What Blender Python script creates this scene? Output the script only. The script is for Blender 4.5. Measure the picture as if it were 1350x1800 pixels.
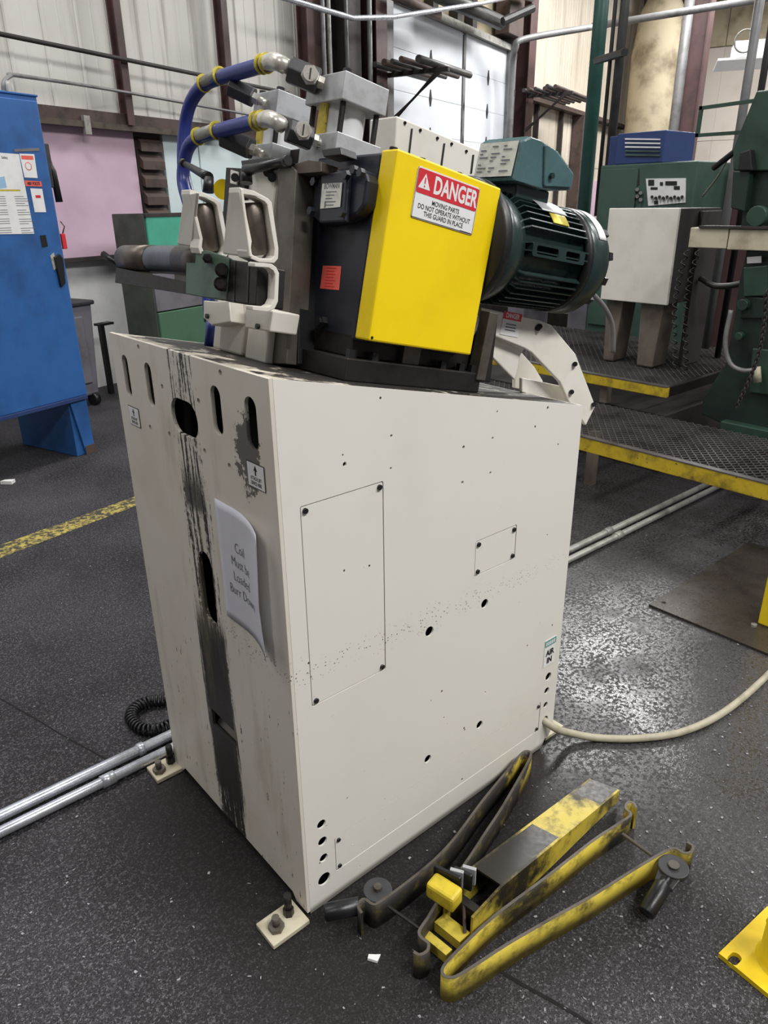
import bpy, bmesh, math, random
import numpy as np
from mathutils import Vector, Matrix
from mathutils.geometry import tessellate_polygon

for o in list(bpy.data.objects): bpy.data.objects.remove(o)
scene = bpy.context.scene
col = scene.collection

# ------------------------------------------------------------------ camera
FPX = 1290.0
YAW, PITCH, ROLL = math.radians(49.474), math.radians(-22.82), math.radians(0.74)
CAM = np.array([-0.651, -1.057, 1.55])
_f = np.array([math.cos(PITCH)*math.cos(YAW), math.cos(PITCH)*math.sin(YAW), math.sin(PITCH)])
_r = np.cross(_f, [0, 0, 1]); _r /= np.linalg.norm(_r); _d = np.cross(_f, _r)
_rt = math.cos(ROLL)*_r + math.sin(ROLL)*_d
_dn = math.cos(ROLL)*_d - math.sin(ROLL)*_r
cam_d = bpy.data.cameras.new('camera'); cam = bpy.data.objects.new('camera', cam_d); col.objects.link(cam)
_m = Matrix.Identity(4)
for i in range(3):
    _m[i][0] = _rt[i]; _m[i][1] = -_dn[i]; _m[i][2] = -_f[i]; _m[i][3] = CAM[i]
cam.matrix_world = _m
cam_d.sensor_fit = 'VERTICAL'; cam_d.sensor_height = 24.0; cam_d.lens = 24.0*FPX/1800.0
cam_d.clip_start = 0.02; cam_d.clip_end = 200
scene.camera = cam

# ------------------------------------------------------------------ world, exposure
world = bpy.data.worlds.new('world'); scene.world = world; world.use_nodes = True
world.node_tree.nodes['Background'].inputs[0].default_value = (0.75, 0.8, 0.88, 1)
world.node_tree.nodes['Background'].inputs[1].default_value = 0.12
vs = scene.view_settings
vs.view_transform = 'Standard'; vs.look = 'None'; vs.gamma = 1.0; vs.use_curve_mapping = False
vs.exposure = 0.08

# ------------------------------------------------------------------ lamps (every one hangs under a fixture built further down)
CEIL = 7.2
LAMPS = [  # x, y, power, sx, sy
    (0.6, -4.2, 420, 2.6, 0.7), (4.2, -4.2, 330, 2.6, 0.7), (-4.6, -1.6, 125, 2.6, 0.7), (-2.6, 3.0, 90, 2.6, 0.7),
    (9.3, 4.5, 400, 2.8, 1.4), (1.0, 2.7, 185, 2.6, 0.7), (7.6, -1.5, 200, 2.6, 1.2), (12.9, 6.3, 500, 2.8, 1.4), (12.5, -2.5, 360, 2.6, 0.7), (17.0, 6.6, 560, 2.8, 1.4),
]
for (lx, ly, pw, sx, sy) in LAMPS:
    ld = bpy.data.lights.new('high_bay', 'AREA'); ld.shape = 'RECTANGLE'; ld.size = sx; ld.size_y = sy
    ld.energy = pw; ld.color = (1.0, 0.992, 0.985)
    lo = bpy.data.objects.new('high_bay_lamp', ld); col.objects.link(lo); lo.location = (lx, ly, CEIL-0.62)

# ------------------------------------------------------------------ pixel -> place helpers (pixels of the 1350x1800 frame give directions only)
V3 = lambda *a: np.array(a, float)
def ray(px, py): return _rt*(px-675) + _dn*(py-900) + _f*FPX
def on(px, py, p0, n):
    d = ray(px, py); n = np.array(n, float); return CAM + d*(np.dot(np.array(p0)-CAM, n)/np.dot(d, n))
def FZ(px, py, z=0.0): return on(px, py, (0, 0, z), (0, 0, 1))      # on a level plane
def FX(px, py, x=0.0): return on(px, py, (x, 0, 0), (1, 0, 0))      # on a plane facing the pedestal's front
def FY(px, py, y=0.0): return on(px, py, (0, y, 0), (0, 1, 0))      # on a plane parallel to the pedestal's side
# sloped head frame (a along the slope, b across, n off the deck)
TH = math.atan2(0.2286, 1.0)
HA = V3(math.cos(TH), 0, -math.sin(TH)); HB = V3(0, 1, 0); HN = V3(math.sin(TH), 0, math.cos(TH)); HO = V3(0, 0, 1.28)
def hd(a, b, n): return HO + a*HA + b*HB + n*HN
def PA(px, py, a): return on(px, py, HO+a*HA, HA)
def PB(px, py, b): return FY(px, py, b)
def PN(px, py, n): return on(px, py, HO+n*HN, HN)
HEAD = (HO, HA, HB, HN)
# building wall frame (s along the wall, t away, z up)
WA = math.radians(19)
WD = V3(math.cos(WA), math.sin(WA), 0); WN = V3(-math.sin(WA), math.cos(WA), 0); ZZ = V3(0, 0, 1)
WALL_T = 4.82
def wl(s, t, z): return s*WD + t*WN + z*ZZ
def PW(px, py, t=WALL_T): return on(px, py, WN*t, WN)
WALLF = (V3(0, 0, 0), WD, WN, ZZ)
WORLD = (V3(0, 0, 0), V3(1, 0, 0), V3(0, 1, 0), V3(0, 0, 1))
def fr(F, x, y, z): return F[0] + x*F[1] + y*F[2] + z*F[3]

# ------------------------------------------------------------------ mesh builder
def unit(v): v = np.array(v, float); return v/np.linalg.norm(v)
class MB:
    def __init__(s): s.v = []; s.f = []; s.sm = []
    def add(s, vs_, fs, smooth=False):
        k = len(s.v); s.v += [tuple(map(float, p)) for p in vs_]
        for i, f in enumerate(fs):
            s.f.append([k+j for j in f]); s.sm.append(smooth if isinstance(smooth, bool) else smooth[i])
        return s
    def box(s, lo, hi, F=WORLD):
        c = [fr(F, x, y, z) for z in (lo[2], hi[2]) for y in (lo[1], hi[1]) for x in (lo[0], hi[0])]
        return s.add(c, [(0, 2, 3, 1), (4, 5, 7, 6), (0, 1, 5, 4), (2, 6, 7, 3), (0, 4, 6, 2), (1, 3, 7, 5)])
    def prism(s, pts, vec):
        pts = [np.array(p, float) for p in pts]; vec = np.array(vec, float); n = len(pts)
        nn = sum((np.cross(pts[i]-pts[0], pts[(i+1) % n]-pts[0]) for i in range(n)), np.zeros(3))
        if np.dot(nn, vec) < 0: pts = pts[::-1]
        tri = tessellate_polygon([[Vector(p) for p in pts]])
        f = []
        for t in tri:
            a, b, c = t
            if np.dot(np.cross(pts[b]-pts[a], pts[c]-pts[a]), vec) < 0: b, c = c, b
            f.append((a+n, b+n, c+n)); f.append((a, c, b))
        if n <= 4: f = [tuple(range(n-1, -1, -1)), tuple(range(n, 2*n))]
        f += [(i, (i+1) % n, (i+1) % n+n, i+n) for i in range(n)]
        return s.add(pts+[p+vec for p in pts], f)
    def plate(s, outer, holes, F, th):
        """outer/holes are 2D loops (u,v) in frame F (x,y used); thickness th along F[3]"""
        loops = [list(outer)]+[list(h) for h in holes]
        flat = [p for l in loops for p in l]
        tri = tessellate_polygon([[Vector((p[0], p[1], 0)) for p in l] for l in loops])
        n = len(flat)
        vsx = [fr(F, p[0], p[1], 0) for p in flat]+[fr(F, p[0], p[1], th) for p in flat]
        f = []
        for a, b, c in tri:
            A, B, C = flat[a], flat[b], flat[c]
            if (B[0]-A[0])*(C[1]-A[1])-(B[1]-A[1])*(C[0]-A[0]) < 0: b, c = c, b
            f.append((a+n, b+n, c+n)); f.append((a, c, b))
        k = 0
        for l in loops:
            m = len(l)
            for i in range(m): f.append((k+i, k+(i+1) % m, k+(i+1) % m+n, k+i+n))
            k += m
        return s.add(vsx, f)
    def cyl(s, p0, p1, r0, r1=None, seg=20, caps=True, rot=0.0):
        p0 = np.array(p0, float); p1 = np.array(p1, float); r1 = r0 if r1 is None else r1
        ax = unit(p1-p0); u = np.cross(ax, (0, 0, 1) if abs(ax[2]) < .9 else (1, 0, 0)); u = unit(u); w = np.cross(ax, u)
        vv = []
        for p, r in ((p0, r0), (p1, r1)):
            for i in range(seg):
                a = 2*math.pi*i/seg+rot; vv.append(p+r*(math.cos(a)*u+math.sin(a)*w))
        f = [(i, (i+1) % seg, (i+1) % seg+seg, i+seg) for i in range(seg)]; sm = [seg > 8]*seg
        if caps: f += [tuple(range(seg-1, -1, -1)), tuple(range(seg, 2*seg))]; sm += [False, False]
        return s.add(vv, f, sm)
    def lathe(s, p0, ax, prof, seg=32):
        """prof list of (dist along axis, radius)"""
        p0 = np.array(p0, float); ax = unit(ax); u = unit(np.cross(ax, (0, 0, 1) if abs(ax[2]) < .9 else (1, 0, 0))); w = np.cross(ax, u)
        for (d0, r0), (d1, r1) in zip(prof[:-1], prof[1:]):
            if abs(r0-r1) < 1e-9 and abs(d0-d1) < 1e-9: continue
            vv = []
            for d, r in ((d0, max(r0, 1e-5)), (d1, max(r1, 1e-5))):
                for i in range(seg):
                    a = 2*math.pi*i/seg; vv.append(p0+ax*d+r*(math.cos(a)*u+math.sin(a)*w))
            s.add(vv, [(i, (i+1) % seg, (i+1) % seg+seg, i+seg) for i in range(seg)], True)
        return s
    def tube(s, path, r, seg=10, caps=True, closed=False):
        P = [np.array(p, float) for p in path]; n = len(P)
        T = [unit(P[min(i+1, n-1)]-P[max(i-1, 0)]) for i in range(n)]
        u = unit(np.cross(T[0], (0, 0, 1) if abs(T[0][2]) < .9 else (1, 0, 0)))
        vv = []
        for i in range(n):
            u = unit(u-np.dot(u, T[i])*T[i]); w = np.cross(T[i], u); rr = r[i] if hasattr(r, '__len__') else r
            for k in range(seg):
                a = 2*math.pi*k/seg; vv.append(P[i]+rr*(math.cos(a)*u+math.sin(a)*w))
        f = []; sm = []
        for i in range(n-1):
            for k in range(seg):
                k2 = (k+1) % seg; f.append((i*seg+k, i*seg+k2, (i+1)*seg+k2, (i+1)*seg+k)); sm.append(True)
        if caps: f += [tuple(range(seg-1, -1, -1)), tuple(range((n-1)*seg, n*seg))]; sm += [False, False]
        return s.add(vv, f, sm)
    def ribbon(s, path2, z0, z1, th):
        """flat bar standing on edge along a floor path (list of xy); z0,z1 may be lists"""
        P = [np.array(p[:2], float) for p in path2]; n = len(P)
        Z0 = z0 if hasattr(z0, '__len__') else [z0]*n; Z1 = z1 if hasattr(z1, '__len__') else [z1]*n
        vv = []
        for i in range(n):
            t = P[min(i+1, n-1)]-P[max(i-1, 0)]; t = t/np.linalg.norm(t); nn = np.array((-t[1], t[0]))*th/2
            a, b = P[i]+nn, P[i]-nn
            vv += [(a[0], a[1], Z0[i]), (b[0], b[1], Z0[i]), (b[0], b[1], Z1[i]), (a[0], a[1], Z1[i])]
        f = []; sm = []
        for i in range(n-1):
            for k in range(4): f.append((i*4+k, i*4+(k+1) % 4, (i+1)*4+(k+1) % 4, (i+1)*4+k)); sm.append(k in (1, 3))
        f += [(3, 2, 1, 0), tuple(range((n-1)*4, n*4))]; sm += [False, False]
        return s.add(vv, f, sm)
    def text(s, txt, F, size, align='CENTER', depth=0.0, sx=1.0, bold=0.0, spacing=1.0):
        """built-in font lettering; x along F[1], y along F[2], facing F[3]"""
        c = bpy.data.curves.new('t', 'FONT'); c.body = txt; c.size = size; c.align_x = align; c.align_y = 'CENTER'
        c.extrude = depth; c.resolution_u = 3; c.offset = bold; c.space_character = spacing
        o = bpy.data.objects.new('t', c); col.objects.link(o)
        dg = bpy.context.evaluated_depsgraph_get(); me = bpy.data.meshes.new_from_object(o.evaluated_get(dg))
        s.add([fr(F, v.co.x*sx, v.co.y, v.co.z) for v in me.vertices], [tuple(p.vertices) for p in me.polygons])
        bpy.data.objects.remove(o); bpy.data.curves.remove(c); bpy.data.meshes.remove(me); return s
    def build(s, name, mat, parent=None, bevel=0.0, kind=None, at=None, fix=True):
        L = ROOT.get(parent.name) if parent is not None else (np.array(at, float) if at is not None else s.base())
        me = bpy.data.meshes.new(name); me.from_pydata([tuple(np.array(v)-L) for v in s.v], [], s.f)
        me.polygons.foreach_set('use_smooth', s.sm); me.materials.append(mat)
        if fix and len(s.f) < 60000:
            bm = bmesh.new(); bm.from_mesh(me)
            if bevel or any(s.sm): bmesh.ops.remove_doubles(bm, verts=bm.verts, dist=1e-6)
            bmesh.ops.recalc_face_normals(bm, faces=bm.faces); bm.to_mesh(me); bm.free()
        me.update()
        o = bpy.data.objects.new(name, me); col.objects.link(o)
        if parent is not None: o.parent = parent
        else: o.location = L
        ROOT[o.name] = L
        if bevel:
            b = o.modifiers.new('bevel', 'BEVEL'); b.width = bevel; b.segments = 2; b.limit_method = 'ANGLE'; b.angle_limit = math.radians(40)
        if kind: o['kind'] = kind
        return o
    def base(s):
        a = np.array(s.v); m = (a.min(0)+a.max(0))/2; m[2] = a[:, 2].min(); return m
ROOT = {}
def tag(o, label, cat, group=None):
    o['label'] = label; o['category'] = cat
    if group: o['group'] = group
    return o
def thing(name, label, cat, loc, group=None):
    o = bpy.data.objects.new(name, None); col.objects.link(o); o.location = tuple(loc); o.empty_display_size = 0.05
    ROOT[o.name] = np.array(loc, float); return tag(o, label, cat, group)
def spline(pts, n=8):
    P = [np.array(p, float) for p in pts]; P = [2*P[0]-P[1]]+P+[2*P[-1]-P[-2]]; out = []
    for i in range(1, len(P)-2):
        for k in range(n):
            t = k/n; a, b, c, d = P[i-1:i+3]
            out.append(.5*((2*b)+(-a+c)*t+(2*a-5*b+4*c-d)*t*t+(-a+3*b-3*c+d)*t**3))
    return out+[P[-2]]
def ngon2(cx, cy, rx, ry=None, n=16):
    ry = ry or rx; return [(cx+rx*math.cos(2*math.pi*i/n), cy+ry*math.sin(2*math.pi*i/n)) for i in range(n)]
def rrect2(cx, cy, w, h, r, n=5):
    o = []
    for (sx, sy, a0) in ((1, 1, 0), (-1, 1, 90), (-1, -1, 180), (1, -1, 270)):
        for k in range(n+1):
            a = math.radians(a0+90*k/n); o.append((cx+sx*(w/2-r)+r*math.cos(a), cy+sy*(h/2-r)+r*math.sin(a)))
    return o
def hexbolt(m, p, ax, r, h): return m.cyl(p, np.array(p)+unit(ax)*h, r, seg=6)
def fbox(name, lo, hi, mat, parent, F=WORLD, bevel=0.0): return MB().box(lo, hi, F).build(name, mat, parent, bevel)

# ------------------------------------------------------------------ materials
def srgb(r, g, b): return tuple(((c/255)/12.92 if c/255 <= .04045 else ((c/255+.055)/1.055)**2.4) for c in (r, g, b))+(1,)
class NT:
    def __init__(s, name):
        s.m = bpy.data.materials.new(name); s.m.use_nodes = True; s.t = s.m.node_tree; s.b = s.t.nodes['Principled BSDF']; s.pos = None
    def n(s, k, **kw):
        o = s.t.nodes.new(k)
        for a, v in kw.items():
            if a.startswith('i_'): o.inputs[int(a[2:]) if a[2:].isdigit() else a[2:]].default_value = v
            else: setattr(o, a, v)
        return o
    def l(s, a, b): s.t.links.new(a, b)
    def P(s):
        if s.pos is None: s.pos = s.n('ShaderNodeNewGeometry').outputs['Position']
        return s.pos
    def math(s, op, a, b=None, c=None, clamp=False):
        o = s.n('ShaderNodeMath', operation=op, use_clamp=clamp)
        for i, x in enumerate((a, b, c)):
            if x is None: continue
            if isinstance(x, (int, float)): o.inputs[i].default_value = x
            else: s.l(x, o.inputs[i])
        return o.outputs[0]
    def xyz(s):
        o = s.n('ShaderNodeSeparateXYZ'); s.l(s.P(), o.inputs[0]); return o.outputs
    def scaled(s, v, src=None):
        o = s.n('ShaderNodeVectorMath', operation='MULTIPLY'); s.l(src or s.P(), o.inputs[0]); o.inputs[1].default_value = v; return o.outputs[0]
    def noise(s, scale, detail=3, rough=.6, vec=None, out='Fac'):
        o = s.n('ShaderNodeTexNoise'); o.inputs['Scale'].default_value = scale; o.inputs['Detail'].default_value = detail; o.inputs['Roughness'].default_value = rough
        s.l(vec or s.P(), o.inputs['Vector']); return o.outputs[out]
    def voro(s, scale, vec=None, out='Distance', rnd=1.0):
        o = s.n('ShaderNodeTexVoronoi'); o.inputs['Scale'].default_value = scale; o.inputs['Randomness'].default_value = rnd
        s.l(vec or s.P(), o.inputs['Vector']); return o.outputs[out]
    def ramp(s, x, a, b, lo=0.0, hi=1.0):
        o = s.n('ShaderNodeMapRange', clamp=True, interpolation_type='SMOOTHSTEP'); s.l(x, o.inputs[0])
        o.inputs[1].default_value = a; o.inputs[2].default_value = b; o.inputs[3].default_value = lo; o.inputs[4].default_value = hi
        return o.outputs[0]
    def mix(s, fac, a, b):
        o = s.n('ShaderNodeMix', data_type='RGBA')
        if isinstance(fac, (int, float)): o.inputs[0].default_value = fac
        else: s.l(fac, o.inputs[0])
        for i, x in ((6, a), (7, b)):
            if isinstance(x, tuple): o.inputs[i].default_value = x
            else: s.l(x, o.inputs[i])
        return o.outputs[2]
    def done(s, colr, rough=.5, metal=0.0, bump=None, bstr=.2, bdist=.002, spec=.5):
        if isinstance(colr, tuple): s.b.inputs['Base Color'].default_value = colr
        else: s.l(colr, s.b.inputs['Base Color'])
        for k, x in (('Roughness', rough), ('Metallic', metal)):
            if isinstance(x, (int, float)): s.b.inputs[k].default_value = x
            else: s.l(x, s.b.inputs[k])
        s.b.inputs['Specular IOR Level'].default_value = spec
        if bump is not None:
            o = s.n('ShaderNodeBump'); o.inputs['Strength'].default_value = bstr; o.inputs['Distance'].default_value = bdist
            s.l(bump, o.inputs['Height']); s.l(o.outputs[0], s.b.inputs['Normal'])
        return s.m
def paint(name, c, rough=.45, dirt=None, amt=.3, scale=6.0, metal=0.0, chips=None, chip_amt=.0, spec=.5, bstr=.08):
    t = NT(name); n1 = t.noise(scale, 4); c2 = dirt or tuple(x*.55 for x in c[:3])+(1,)
    cc = t.mix(t.math('MULTIPLY', t.ramp(n1, .42, .75), amt), c, c2)
    n2 = t.noise(scale*9, 3)
    if chips: cc = t.mix(t.ramp(t.noise(scale*5, 5, .7), .74-chip_amt, .76-chip_amt), cc, chips)
    rg = t.math('ADD', t.math('MULTIPLY', n2, .25), rough-.12)
    return t.done(cc, rg, metal, n2, bstr, .002, spec)
def emit(name, c, e):
    t = NT(name); t.b.inputs['Base Color'].default_value = c; t.b.inputs['Emission Color'].default_value = c; t.b.inputs['Emission Strength'].default_value = e; return t.m

M = {}
M['steel_dark'] = paint('steel_dark', srgb(52, 49, 46), .45, srgb(24, 22, 20), .7, 14, .6)
M['steel_mid'] = paint('steel_mid', srgb(104, 98, 90), .45, srgb(52, 46, 40), .7, 12, .55)
M['steel_brown'] = paint('steel_brown', srgb(86, 76, 66), .5, srgb(38, 32, 28), .8, 10, .35)
M['roller'] = paint('roller', srgb(96, 88, 80), .38, srgb(46, 40, 36), .8, 16, .6)
M['roller_blue'] = paint('roller_blue', srgb(92, 98, 108), .35, srgb(60, 62, 68), .6, 16, .6)
M['alu'] = paint('alu', srgb(186, 188, 190), .42, srgb(140, 140, 138), .5, 30, .35)
M['alu_white'] = paint('alu_white', srgb(214, 216, 216), .35, srgb(180, 180, 178), .3, 12, .1)
M['chrome'] = paint('chrome', srgb(212, 208, 198), .3, srgb(140, 134, 112), .5, 60, .45, bstr=.02)
M['galv'] = paint('galv', srgb(206, 209, 216), .28, srgb(120, 122, 126), .5, 9, .6, bstr=.02)
M['galv_dull'] = paint('galv_dull', srgb(150, 148, 142), .5, srgb(84, 80, 74), .7, 14, .3)
M['brass'] = paint('brass', srgb(206, 190, 70), .35, srgb(150, 130, 40), .4, 60, .3)
M['black'] = paint('black', srgb(26, 26, 27), .4, srgb(12, 12, 12), .5, 20)
M['blackgrey'] = paint('blackgrey', srgb(58, 58, 60), .45, srgb(32, 32, 34), .5, 24)
M['rubber'] = paint('rubber', srgb(22, 22, 24), .35, srgb(14, 14, 14), .4, 30)
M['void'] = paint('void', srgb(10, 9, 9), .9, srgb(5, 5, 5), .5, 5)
M['cream'] = paint('cream', srgb(222, 218, 207), .42, srgb(192, 185, 168), .45, 5, chips=srgb(60, 56, 50), chip_amt=-.04)
M['cream_plain'] = paint('cream_plain', srgb(224, 220, 209), .42, srgb(198, 192, 176), .4, 6)
M['navy'] = paint('navy', srgb(30, 33, 44), .36, srgb(20, 22, 32), .6, 7)
M['yellow'] = paint('yellow', srgb(244, 212, 6), .38, srgb(226, 190, 10), .5, 5)
M['motor_green'] = paint('motor_green', srgb(30, 50, 48), .30, srgb(20, 30, 29), .6, 8, spec=.6)
M['motor_box'] = paint('motor_box', srgb(74, 104, 106), .28, srgb(48, 70, 72), .5, 8)
M['white_label'] = paint('white_label', srgb(226, 226, 224), .5, srgb(196, 196, 192), .4, 14)
M['plate_label'] = paint('plate_label', srgb(206, 206, 196), .4, srgb(150, 150, 140), .5, 60)
M['red_label'] = paint('red_label', srgb(206, 40, 52), .5, srgb(180, 36, 44), .3, 20)
M['orange_label'] = paint('orange_label', srgb(226, 96, 80), .5, srgb(206, 80, 70), .4, 60)
M['ink'] = paint('ink', srgb(28, 28, 30), .6, srgb(20, 20, 20), .2, 20)
M['ink_grey'] = paint('ink_grey', srgb(96, 96, 104), .6, srgb(80, 80, 86), .2, 20)
M['teal_label'] = paint('teal_label', srgb(70, 140, 128), .5, srgb(60, 120, 110), .3, 30)
M['hose'] = paint('hose', srgb(36, 52, 128), .35, srgb(26, 36, 92), .5, 12)
M['blue_paint'] = paint('blue_paint', srgb(44, 96, 158), .45, srgb(30, 66, 116), .7, 3.5, chips=srgb(26, 40, 66), chip_amt=-.03)
M['blue_dark'] = paint('blue_dark', srgb(38, 58, 106), .5, srgb(26, 42, 80), .4, 4)
M['green_old'] = paint('green_old', srgb(70, 92, 78), .5, srgb(40, 52, 44), .8, 5)
M['green_guide'] = paint('green_guide', srgb(76, 102, 84), .45, srgb(44, 58, 48), .7, 16)
M['green_press'] = paint('green_press', srgb(42, 68, 54), .42, srgb(18, 28, 23), .8, 4)
M['green_press_dark'] = paint('green_press_dark', srgb(27, 44, 36), .45, srgb(12, 17, 15), .8, 4)
M['green_cabinet'] = paint('green_cabinet', srgb(60, 84, 74), .5, srgb(42, 60, 52), .6, 4)  # dull green paint of the control cabinet
M['teal_panel'] = paint('teal_panel', srgb(74, 168, 140), .5, srgb(56, 130, 108), .4, 4)
M['green_panel'] = paint('green_panel', srgb(70, 104, 80), .5, srgb(46, 84, 54), .5, 4)
M['dark_panel'] = paint('dark_panel', srgb(72, 76, 66), .6, srgb(44, 46, 40), .7, 5)
M['pink'] = paint('pink', srgb(204, 176, 192), .8, srgb(176, 146, 164), .5, 1.6, chips=srgb(140, 112, 124), chip_amt=-.06)
M['aqua'] = paint('aqua', srgb(206, 221, 222), .8, srgb(168, 186, 184), .5, 2)
M['white_block'] = paint('white_block', srgb(214, 214, 212), .8, srgb(170, 168, 164), .5, 2.5)
M['wall_metal'] = None
M['maroon'] = paint('maroon', srgb(74, 48, 48), .55, srgb(38, 26, 25), .7, 3)
M['rust'] = paint('rust', srgb(76, 60, 54), .7, srgb(34, 27, 24), .8, 5)
M['soot'] = paint('soot', srgb(48, 42, 40), .7, srgb(22, 20, 18), .8, 4)
M['door_white'] = paint('door_white', srgb(204, 208, 213), .6, srgb(182, 186, 190), .4, 1.3)
M['tan_wall'] = paint('tan_wall', srgb(214, 205, 194), .75, srgb(180, 168, 152), .5, .9)
M['tan_old'] = paint('tan_old', srgb(190, 178, 150), .75, srgb(96, 80, 58), .9, 1.2)
M['pipe_grey'] = paint('pipe_grey', srgb(120, 120, 120), .5, srgb(70, 68, 66), .7, 4, .2)
M['pipe_green'] = paint('pipe_green', srgb(42, 84, 76), .4, srgb(26, 54, 48), .6, 4)
M['pipe_dark'] = paint('pipe_dark', srgb(64, 64, 62), .45, srgb(34, 32, 32), .7, 5, .3)
M['bin_grey'] = paint('bin_grey', srgb(112, 110, 116), .5, srgb(70, 68, 72), .6, 5)
M['cable'] = paint('cable', srgb(166, 160, 138), .55, srgb(116, 108, 88), .6, 20)
M['yellow_old'] = paint('yellow_old', srgb(214, 190, 52), .45, srgb(96, 84, 30), .85, 11, chips=srgb(44, 40, 26), chip_amt=.10)
M['yellow_post'] = paint('yellow_post', srgb(236, 204, 30), .42, srgb(186, 156, 24), .5, 7, chips=srgb(70, 60, 24), chip_amt=-.02)
M['yellow_edge'] = paint('yellow_edge', srgb(196, 168, 36), .55, srgb(70, 62, 30), .9, 9, chips=srgb(40, 36, 28), chip_amt=.10)
M['grate'] = paint('grate', srgb(112, 108, 106), .4, srgb(50, 46, 44), .7, 6, .55)
M['plate_wet'] = paint('plate_wet', srgb(58, 52, 46), .28, srgb(34, 28, 24), .8, 5, .2)
M['beam'] = paint('beam', srgb(190, 182, 158), .6, srgb(130, 118, 92), .7, 7)
M['leg_rust'] = paint('leg_rust', srgb(116, 106, 96), .6, srgb(64, 48, 40), .8, 4)
M['paper'] = paint('paper', srgb(205, 205, 214), .75, srgb(186, 186, 196), .4, 8)
M['chip'] = paint('chip', srgb(158, 158, 162), .4, srgb(110, 110, 110), .6, 40, .3)
M['tote_white'] = paint('tote_white', srgb(214, 220, 228), .5, srgb(180, 190, 204), .4, 2)
M['tote_blue'] = paint('tote_blue', srgb(150, 186, 214), .5, srgb(120, 160, 190), .4, 2)

def edgeworn(name, c, rough, metal, inner, lo=.62, hi=.76):  # coil keeper bars: yellow with long bare black patches
    t = NT(name); n = t.noise(3.4, 3, .55); f = t.noise(38, 4, .7)
    k = t.ramp(t.math('ADD', n, t.math('MULTIPLY', f, .22)), lo, hi)
    cc = t.mix(k, c, inner); cc = t.mix(t.math('MULTIPLY', t.ramp(t.noise(20, 5, .7), .48, .72), .8), cc, srgb(96, 86, 36))
    return t.done(cc, t.math('ADD', t.math('MULTIPLY', f, .2), rough), metal, f, .15)
M['keeper_yellow'] = edgeworn('keeper_yellow', srgb(196, 176, 66), .35, 0.0, srgb(44, 40, 28))
M['keeper_worn'] = edgeworn('keeper_worn', srgb(168, 150, 56), .35, 0.0, srgb(44, 41, 38), .50, .58)
M['keeper_black'] = paint('keeper_black', srgb(52, 49, 46), .34, srgb(22, 20, 18), .7, 9, .4)

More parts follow.
